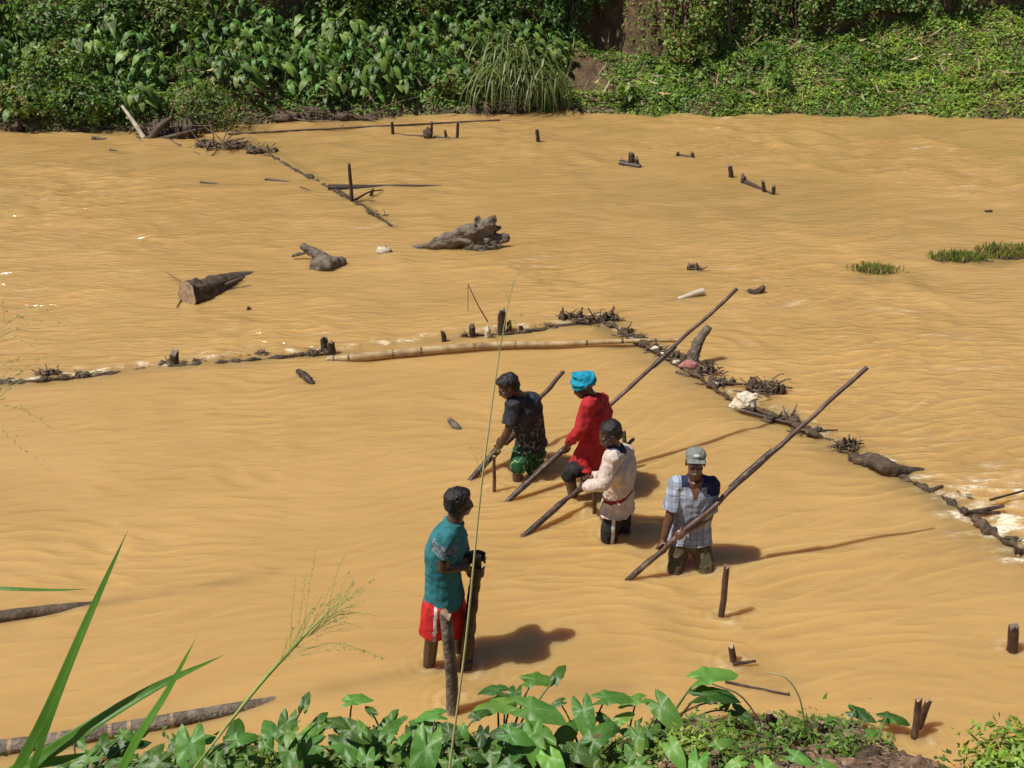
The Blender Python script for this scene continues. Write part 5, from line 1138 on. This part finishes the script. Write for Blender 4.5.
def panicle(root, start, end, n, L, seed, spread, droop=.35, dens=26, sc=1.0, sz=.0042):
    rs = np.random.RandomState(seed); st = MB(); sdm = MB(); ax = end - start; u = unit(ax); ln = np.linalg.norm(ax); s1 = unit(np.cross(u, CC - start)); 
    for i in range(n):
        t = rs.uniform(0, 1); b = start + ax * t; l = L * (1 - .45 * t) * rs.uniform(.5, 1.1); sg_ = rs.choice([-1, 1]); d = unit(u * rs.uniform(.7, 1.5) + s1 * sg_ * spread * rs.uniform(.2, 1) + rs.normal(size=3) * .15)
        m = b + d * l * .55; e = b + d * l + np.array([0, 0, -droop * l * rs.uniform(.1, 1)])
        P = smoothpath([b, m, e], 6); tube(st, P, [.0016 * sc, .0008 * sc], 4)
        for k in range(int(dens * l / .3)):
            q = rs.uniform(.15, 1) ** .8; j = int(q * (len(P) - 1)); p = P[j] + rs.normal(size=3) * .004; a = sz * (.6 + .4 * sc) * rs.uniform(.6, 1.3)
            dd = unit(rs.normal(size=3) + u); o = unit(np.cross(dd, [0, 0, 1])) * a * .45; o2 = np.cross(dd, o)
            sdm.add([p - dd * a, p + o, p + o2, p - o, p - o2, p + dd * a], [(0, 2, 1), (0, 3, 2), (0, 4, 3), (0, 1, 4), (5, 1, 2), (5, 2, 3), (5, 3, 4), (5, 4, 1)])
    return st, sdm
def flowering_grass(label, pts, r, pan, group='flowering grass stalks', stalkm='grass_stalk', scl=None):
    r = list(r)
    root = empty('flowering_grass', pts[0], label, 'grass', group); mb = MB(); tube(mb, smoothpath(pts, 8), r, 7); mb.build('stalk', stalkm, root)
    for i, (a, b, n, L, sp, dens) in enumerate(pan):
        st, se = panicle(root, a, b, n, L, 7 * i + int(abs(a[0]) * 100), sp, dens=dens, sc=scl or .4); st.build('branchlets', stalkm, root); se.build('seeds', 'seed', root)
    return root
flowering_grass('leaning grass stalk with a big green seed head left of the man in red shorts', [gb(170, 800, 2.8), gb(212, 745, 2.85), gb(262, 682, 2.9), gb(310, 630, 2.95), gb(345, 596, 3.0)], [.0042, .0036, .0058, .0065, .003, .0015],
    [(gb(275, 668, 2.91), gb(350, 595, 3.0), 22, .28, .50, 34), (gb(285, 660, 2.95), gb(350, 592, 3.0), 16, .40, 1.0, 20)], stalkm='grass_green', scl=.6)
flowering_grass('very long thin yellow grass stalk crossing in front of the men', [gb(442, 840, 2.5), gb(450, 765, 2.5), gb(466, 640, 2.5), gb(480, 500, 2.5), gb(494, 390, 2.5), gb(507, 310, 2.5), gb(515, 276, 2.5)], [.0042, .0036, .0030, .0022, .0012, .0008],
    [(gb(480, 500, 2.5), gb(486, 450, 2.5), 4, .16, 1.2, 10), (gb(498, 360, 2.5), gb(513, 285, 2.5), 5, .12, .5, 12)])
flowering_grass('drooping seed-headed grass reaching in from the left edge', [gb(-90, 520, 2.6), gb(-50, 440, 2.6), gb(-20, 405, 2.6), gb(5, 398, 2.6)], [.003, .002],
    [(gb(-30, 410, 2.6), gb(5, 398, 2.6), 9, .30, 1.0, 26), (gb(-30, 370, 2.6), gb(15, 310, 2.6), 12, .24, 1.2, 9)], scl=.4)
flowering_grass('arching yellow grass stem with a bent tip over the bottom fence', [W(806, 770, .25), D(805, 735, 5.2), D(800, 700, 5.2), D(786, 678, 5.2), D(765, 672, 5.2)], [.008, .006, .005, .004], [])
def near_taro(label, leaves, base, group='taro plants on the near bank', lime=False):
    "leaves: (px, py, Y, width px, tip direction in picture degrees, tilt towards camera 0 flat .. 1 facing, tone)"
    base = np.array([base[0], base[1], near_z(*base)]); root = empty('taro_plant', base, label, 'taro plant', group)
    for i, (px, py, Y, w, ang, tilt, g) in enumerate(leaves):
        if Y == 0: Y = near_hit(px, py + 26)[1]
        c = D(px, py, Y); s = FOC / ((c - CC) @ FW); L = w / s
        a = R(ang); flat = np.array([math.cos(a), math.sin(a), 0]); toc = unit(CC - c)
        n_ = unit(np.array([0, 0, 1.0]) * (1 - tilt) + toc * tilt * 1.0 + np.array([-.25, 0, 0]) * .4)
        tip = flat - (flat @ n_) * n_
        mb = MB(); rs = np.random.RandomState(int(px * 3 + py)); tt = (g * rs.uniform(.85, 1.25), g, g * rs.uniform(.85, 1.2))
        taro_blade(mb, c, tip, n_ , L * .80, wf=.56, na=28, nr=5, cup=.10, wave=.036, tint=tt, seed=int(px + py), curl=.22, fold=rs.uniform(.05, .22))
        lf = mb.build('leaf', 'taro_near', root)
        b0 = base + np.array([rs.normal() * .03, rs.normal() * .03, -.02]); st = MB(); m = lerp(b0, c, .6) + [0, 0, .06]
        tube(st, smoothpath([b0, m, c - n_ * .004], 6), [.010, .006, .0045], 7); st.build('stalk', 'stem_purple' if i % 2 else 'stem_green', root)
    return root
NT = [
 ('big ribbed bright taro leaf plant at the bottom left, beside the broad grass blades', (-1.9, 4.75), [(190, 745, 4.7, 66, -80, .75, 1.15), (237, 740, 4.8, 34, 20, .4, .9), (272, 735, 4.9, 40, 120, .35, 1.0), (160, 762, 4.6, 40, 200, .5, .6), (215, 765, 4.6, 44, -60, .5, .7)]),
 ('low dark taro plant in the bottom left corner', (-2.5, 4.6), [(88, 757, 4.65, 38, -150, .4, 1.1), (120, 764, 4.6, 30, 170, .3, .6), (150, 757, 4.65, 30, 60, .6, .8), (60, 766, 4.6, 30, -120, .4, .8)]),
 ('taro plant with an upright folded leaf under the big seed head', (-1.35, 4.85), [(287, 722, 4.85, 40, -95, .8, .75), (304, 705, 4.95, 24, 80, .7, .55), (318, 722, 4.9, 24, 60, .5, .6), (290, 752, 4.7, 50, -70, .45, .95), (334, 722, 4.9, 34, 0, .15, .55)]),
 ('taro plant with a single cupped blue-green leaf on a tall stalk', (-1.0, 5.0), [(352, 700, 5.05, 34, 10, .15, 1.3), (345, 744, 4.8, 52, -40, .35, .9), (312, 745, 4.75, 44, 200, .4, .85), (366, 757, 4.7, 40, -90, .5, 1.0)]),
 ('taro plant with a tilted leaf left of the tall grey stake', (-.72, 5.0), [(392, 722, 5.0, 42, -130, .45, 1.0), (412, 733, 4.95, 30, -80, .6, .5), (372, 712, 5.0, 20, 130, .3, .55), (390, 752, 4.75, 40, -30, .3, .85), (400, 764, 4.7, 40, -80, .3, .8)]),
 ('taro plant with the largest facing leaf at the foot of the tall grey stake', (-.5, 4.85), [(426, 748, 4.7, 68, -100, .8, 1.1), (436, 714, 5.05, 36, 180, .1, 1.2), (450, 762, 4.65, 44, -60, .5, .85), (476, 716, 5.0, 26, 30, .35, .55)]),
 ('taro plant with wide overlapping flat leaves below the men', (-.05, 5.0), [(505, 704, 5.1, 56, 178, .10, 1.15), (530, 708, 5.0, 60, -20, .28, .95), (497, 690, 5.2, 34, 170, .05, .6), (533, 679, 5.3, 42, 0, .10, 1.0), (557, 676, 5.3, 28, 60, .4, .55), (515, 692, 5.2, 30, -100, .2, .6)]),
 ('taro plant with a glowing lime-green leaf at the bottom middle', (.10, 4.7), [(549, 757, 4.65, 54, -70, .5, 1.9), (533, 735, 4.75, 48, -95, .8, 1.35), (490, 752, 4.75, 50, -110, .45, .85), (512, 764, 4.6, 40, 200, .4, .7), (577, 752, 4.75, 46, -30, .4, .55)]),
 ('taro plant with a broad drooping heart leaf right of the wide flat ones', (.45, 5.05), [(583, 710, 5.05, 50, -85, .62, 1.0), (606, 697, 5.15, 44, 0, .08, .95), (601, 718, 5.1, 26, -40, .3, .5), (620, 720, 5.1, 28, 30, .45, 1.5), (560, 702, 5.1, 20, 200, .3, .5)]),
 ('taro plant with one sharply tilted leaf above the broken stump', (.72, 5.15), [(661, 706, 5.2, 52, -62, .62, 1.05), (637, 699, 5.25, 32, 190, .15, .95), (650, 735, 5.05, 26, 180, .3, .6), (632, 734, 5.05, 26, 150, .4, 1.0)]),
 ('taro plant with two wide leaves one above the other left of the short stub', (1.08, 5.55), [(706, 676, 5.6, 54, 12, .06, 1.5), (706, 695, 5.5, 54, -4, .08, .45), (738, 712, 5.5, 34, -50, .35, .45), (725, 705, 5.5, 22, 60, .4, .6)]),
 ('low yellow-green taro plant among the weeds under the broken stump', (1.0, 4.9), [(672, 748, 0, 40, -70, .5, 1.3), (698, 762, 0, 42, -110, .5, 1.5), (640, 765, 0, 40, 200, .4, 1.1), (718, 745, 0, 28, 20, .4, 1.2), (655, 732, 0, 24, 70, .3, .7)]),
 ('low bright taro plant in front of the earth clods at the bottom', (1.6, 4.85), [(765, 768, 0, 40, -80, .5, 1.5), (795, 756, 0, 30, -30, .4, 1.1), (738, 762, 0, 28, 200, .4, 1.2), (822, 764, 0, 26, -20, .4, 1.0)]),
 ('small taro plant with a crumpled dark leaf on the right of the fence', (2.2, 5.45), [(857, 712, 5.6, 32, -35, .25, .45), (860, 735, 5.45, 38, 8, .15, 1.2), (826, 722, 5.5, 26, 25, .1, 1.0), (798, 728, 5.4, 24, 180, .2, .9)]),
 ('thin-stalked taro plant at the end of the wet log on the right', (2.35, 5.35), [(888, 718, 5.6, 34, -15, .1, .45), (905, 764, 5.2, 34, 0, .2, 1.1), (846, 750, 5.3, 24, -90, .4, 1.0)]),
]
rsn = np.random.RandomState(21)
for lb, b_, lv in NT:
    cx = np.mean([q[0] for q in lv]); extra = [(cx + rsn.uniform(-45, 45), rsn.uniform(728, 772), rsn.uniform(4.7, 5.0) if cx < 650 else 5.35, rsn.uniform(20, 50), rsn.uniform(-180, 180), rsn.uniform(.1, .7), rsn.uniform(.35, 1.3)) for k in range(9 if cx < 640 else 1)]
    near_taro(lb, lv + extra, b_)
# undergrowth on the near bank
def near_weeds():
    rs = np.random.RandomState(9); n = 90000; x = rs.uniform(-3.4, 3.2, n); y = near_shore(x) - rs.beta(1, 1.6, n) * 1.7 + .03
    den = fbm(np.stack([x * 1.9, y * 1.9, 0 * x], -1), 3); dirt = ((x > 1.25) & (y < 5.45)) * .45 + (x > 2.3) * .2; k = rs.rand(n) < (.5 + 1.1 * den - dirt) * np.where(x > .7, .38, 1) * np.where((x > 1.0) & (x < 2.05) & (y > 5.42), .22, 1); x, y = x[k], y[k]
    z = near_h(x, y) + rs.exponential(.05, len(x)) * np.clip((near_shore(x) - y) / .25, .08, 1); t = np.where(fbm(np.stack([x * 3, y * 3, 0 * x + 4], -1), 2)[:, None] > .15, np.array([[1.5, 1.35, 1.2]]), np.array([[.9, .95, .95]]))
    o = leaf_cloud('undergrowth', np.stack([x, y, z], -1), np.tile([0, -.2, 1], (len(x), 1)), rs.uniform(.02, .065, len(x)), ['leaf', 'leaf_dry'], seed=12, asp=.5, tints=t, dryfrac=.16)
    tag(o, 'small weeds and creepers covering the near bank under the taro', 'undergrowth', kind='stuff')
near_weeds()
NW = 'leafy weeds on the near bank'
for i, (px, py, rx, rz, tn, n, lb) in enumerate(((700, 745, .24, .20, (1.9, 1.5, 1.5), 900, 'pale green leafy weed left of the fence posts'), (728, 732, .20, .20, (1.9, 1.5, 1.4), 700, 'bright weed leaning against the left fence post'), (790, 738, .18, .26, (1.6, 1.4, 1.3), 600, 'weed sprouting right of the double fence post'),
    (835, 750, .16, .18, (1.3, 1.3, 1.2), 420, 'weed on top of the wet log'), (765, 765, .2, .12, (1.4, 1.3, 1), 400, 'low weed among the clods at the bottom'), (620, 760, .18, .16, (1.4, 1.3, 1.2), 500, 'low weed under the broken stump'), (470, 745, .2, .2, (1.3, 1.3, 1.1), 600, 'weed in the gap right of the tall grey stake'), (355, 735, .18, .16, (1.5, 1.4, 1.3), 500, 'light weed under the cupped taro leaf'), (240, 750, .18, .2, (1.5, 1.3, 1.2), 500, 'weed between the two big left taro plants'))):
    p = near_hit(px, min(py + 12, 768))
    bush(p, rx, rx * .6, rz * .65, int(n * .8), .042, lb, 'weed', 'weed', NW, seed=400 + i, tint=tn, dry=.06, asp=.42, core=.1, stems=8)
c = D(1030, 775, 5.0); z = near_z(c[0], c[1])
bush((c[0], c[1], max(z, 0)), .42, .32, .38, 3000, .055, 'bright small-leaved shrub in the bottom right corner', 'shrub', 'shrub', None, seed=440, tint=(1.5, 1.45, 1.1), dry=.04, asp=.5, core=.1, stems=16)
# fence remains, wet log, stumps and clods
def near_pt(px, py, z): return W(px, py, z)
PF = 'old fence remains on the near bank'
def npost(px, py0, py1, r, label, m='bark_dark', Y=None):
    b = W(px, py0, .05); t = D(px + 1, py1, b[1]); mb = MB(); tube(mb, [b - [0, 0, .3], b, lerp(b, t, .5), t], [r, r, r, r * .95], 10, 0, .1, int(px), capmi=1); single(mb, 'fence_post', [m, 'cut_wood'], label, 'post', PF, b)
npost(745, 738, 716, .020, 'short left post of the broken fence'); npost(768, 752, 712, .022, 'left post of the touching fence pair'); npost(773.5, 750, 716, .018, 'right post of the touching fence pair'); npost(820, 745, 722, .020, 'short post right of the arching yellow stem'); npost(786, 741, 728, .02, 'stubby post behind the arching stem')
for i, (x1, y1, z1, x2, y2, z2, r, m, lb) in enumerate(((722, 722, .08, 800, 731, .08, .018, 'bark_grey', 'top grey rail of the broken fence'), (725, 731, .05, 800, 739, .05, .022, 'bark_grey', 'second grey rail of the broken fence'), (735, 741, .03, 770, 752, .08, .025, 'bark_dark', 'slanting dark plank below the fence'), (605, 770, .22, 648, 744, .20, .016, 'bark_grey', 'brown stick lying towards the broken stump'), (765, 769, .16, 715, 762, .16, .012, 'straw', 'straw-coloured stick in front of the clods'), (690, 768, .2, 745, 752, .14, .010, 'straw', 'thin pale stick across the weeds'))):
    sg(x1, y1, z1, x2, y2, z2, [r, r * .85], lb, m=m, name='fence_rail' if 'rail' in lb else 'stick', cat='rail' if 'rail' in lb else 'stick', group='loose wood on the near bank')
log_obj('wet_log', [W(815, 748, .06), W(845, 746, .07), W(875, 746, .07)], [.060, .062, .060], 'bark_dark', 'short thick wet log with a dark sawn end at the right of the fence', 'log', None, seg=16, seed=8, lump=.05)
b = W(651, 752, .12); t = D(661, 722, b[1] + .02); mb = MB(); tube(mb, [b - [0, 0, .15], b, lerp(b, t, .6), t], [.045, .043, .040, .033], 12, 0, .08, 5, capmi=0); single(mb, 'broken_stump', 'bark_grey', 'broken leaning stump with a dark top between the taro plants', 'stump', None, b)
mb = MB(); d = unit(t - b); tube(mb, [t - d * .045, t + d * .012, t + d * .03], [.040, .037, .022], 12, 0, .06, 6); o = mb.build('charred_top', 'wet_wood'); par = [q for q in COL.objects if q.name.startswith('broken_stump')][0]; o.parent = par; o.location = -Vector(par.location)
CL = 'earth clods on the near bank'; rs = np.random.RandomState(77); names = ['pinkish earth clod', 'brown clod', 'crumbly clod', 'broken clod', 'dusty clod', 'reddish clod', 'flat clod', 'small clod']
for i in range(90):
    px = rs.uniform(655, 885) if i % 2 else rs.uniform(735, 870); py = rs.uniform(738, 772); p = near_hit(px, py) + [0, 0, .012]; s = rs.uniform(.022, .065); mb = MB()
    ellip(mb, p, (s * 1.3, s, s * .7), None, 12, 8, nz=.45, ns=1.8); single(mb, 'earth_clod', 'mud_clod' if i % 3 else 'mud_wet', 'lump of dry pinkish-brown earth among the weeds by the broken fence', 'clod', CL, p)
for q in range(34):
    px = rs.uniform(760, 890); pc = near_hit(px, rs.uniform(745, 770)); s = rs.uniform(.03, .07); mb = MB(); ellip(mb, pc + [0, 0, .012], (s * 1.3, s * .9, s * .6), None, 12, 8, nz=.5, ns=1.9); single(mb, 'earth_clod', 'mud_clod', 'lump of dry pinkish-brown earth among the weeds by the broken fence', 'clod', CL, pc)
stick(W(770, 700 + 40, .1), D(712, 684, 5.5), [.007, .004], 'thin dark bent stem arching left over the fence', m='twig', name='bare_stem', bend=.12, cat='stem')
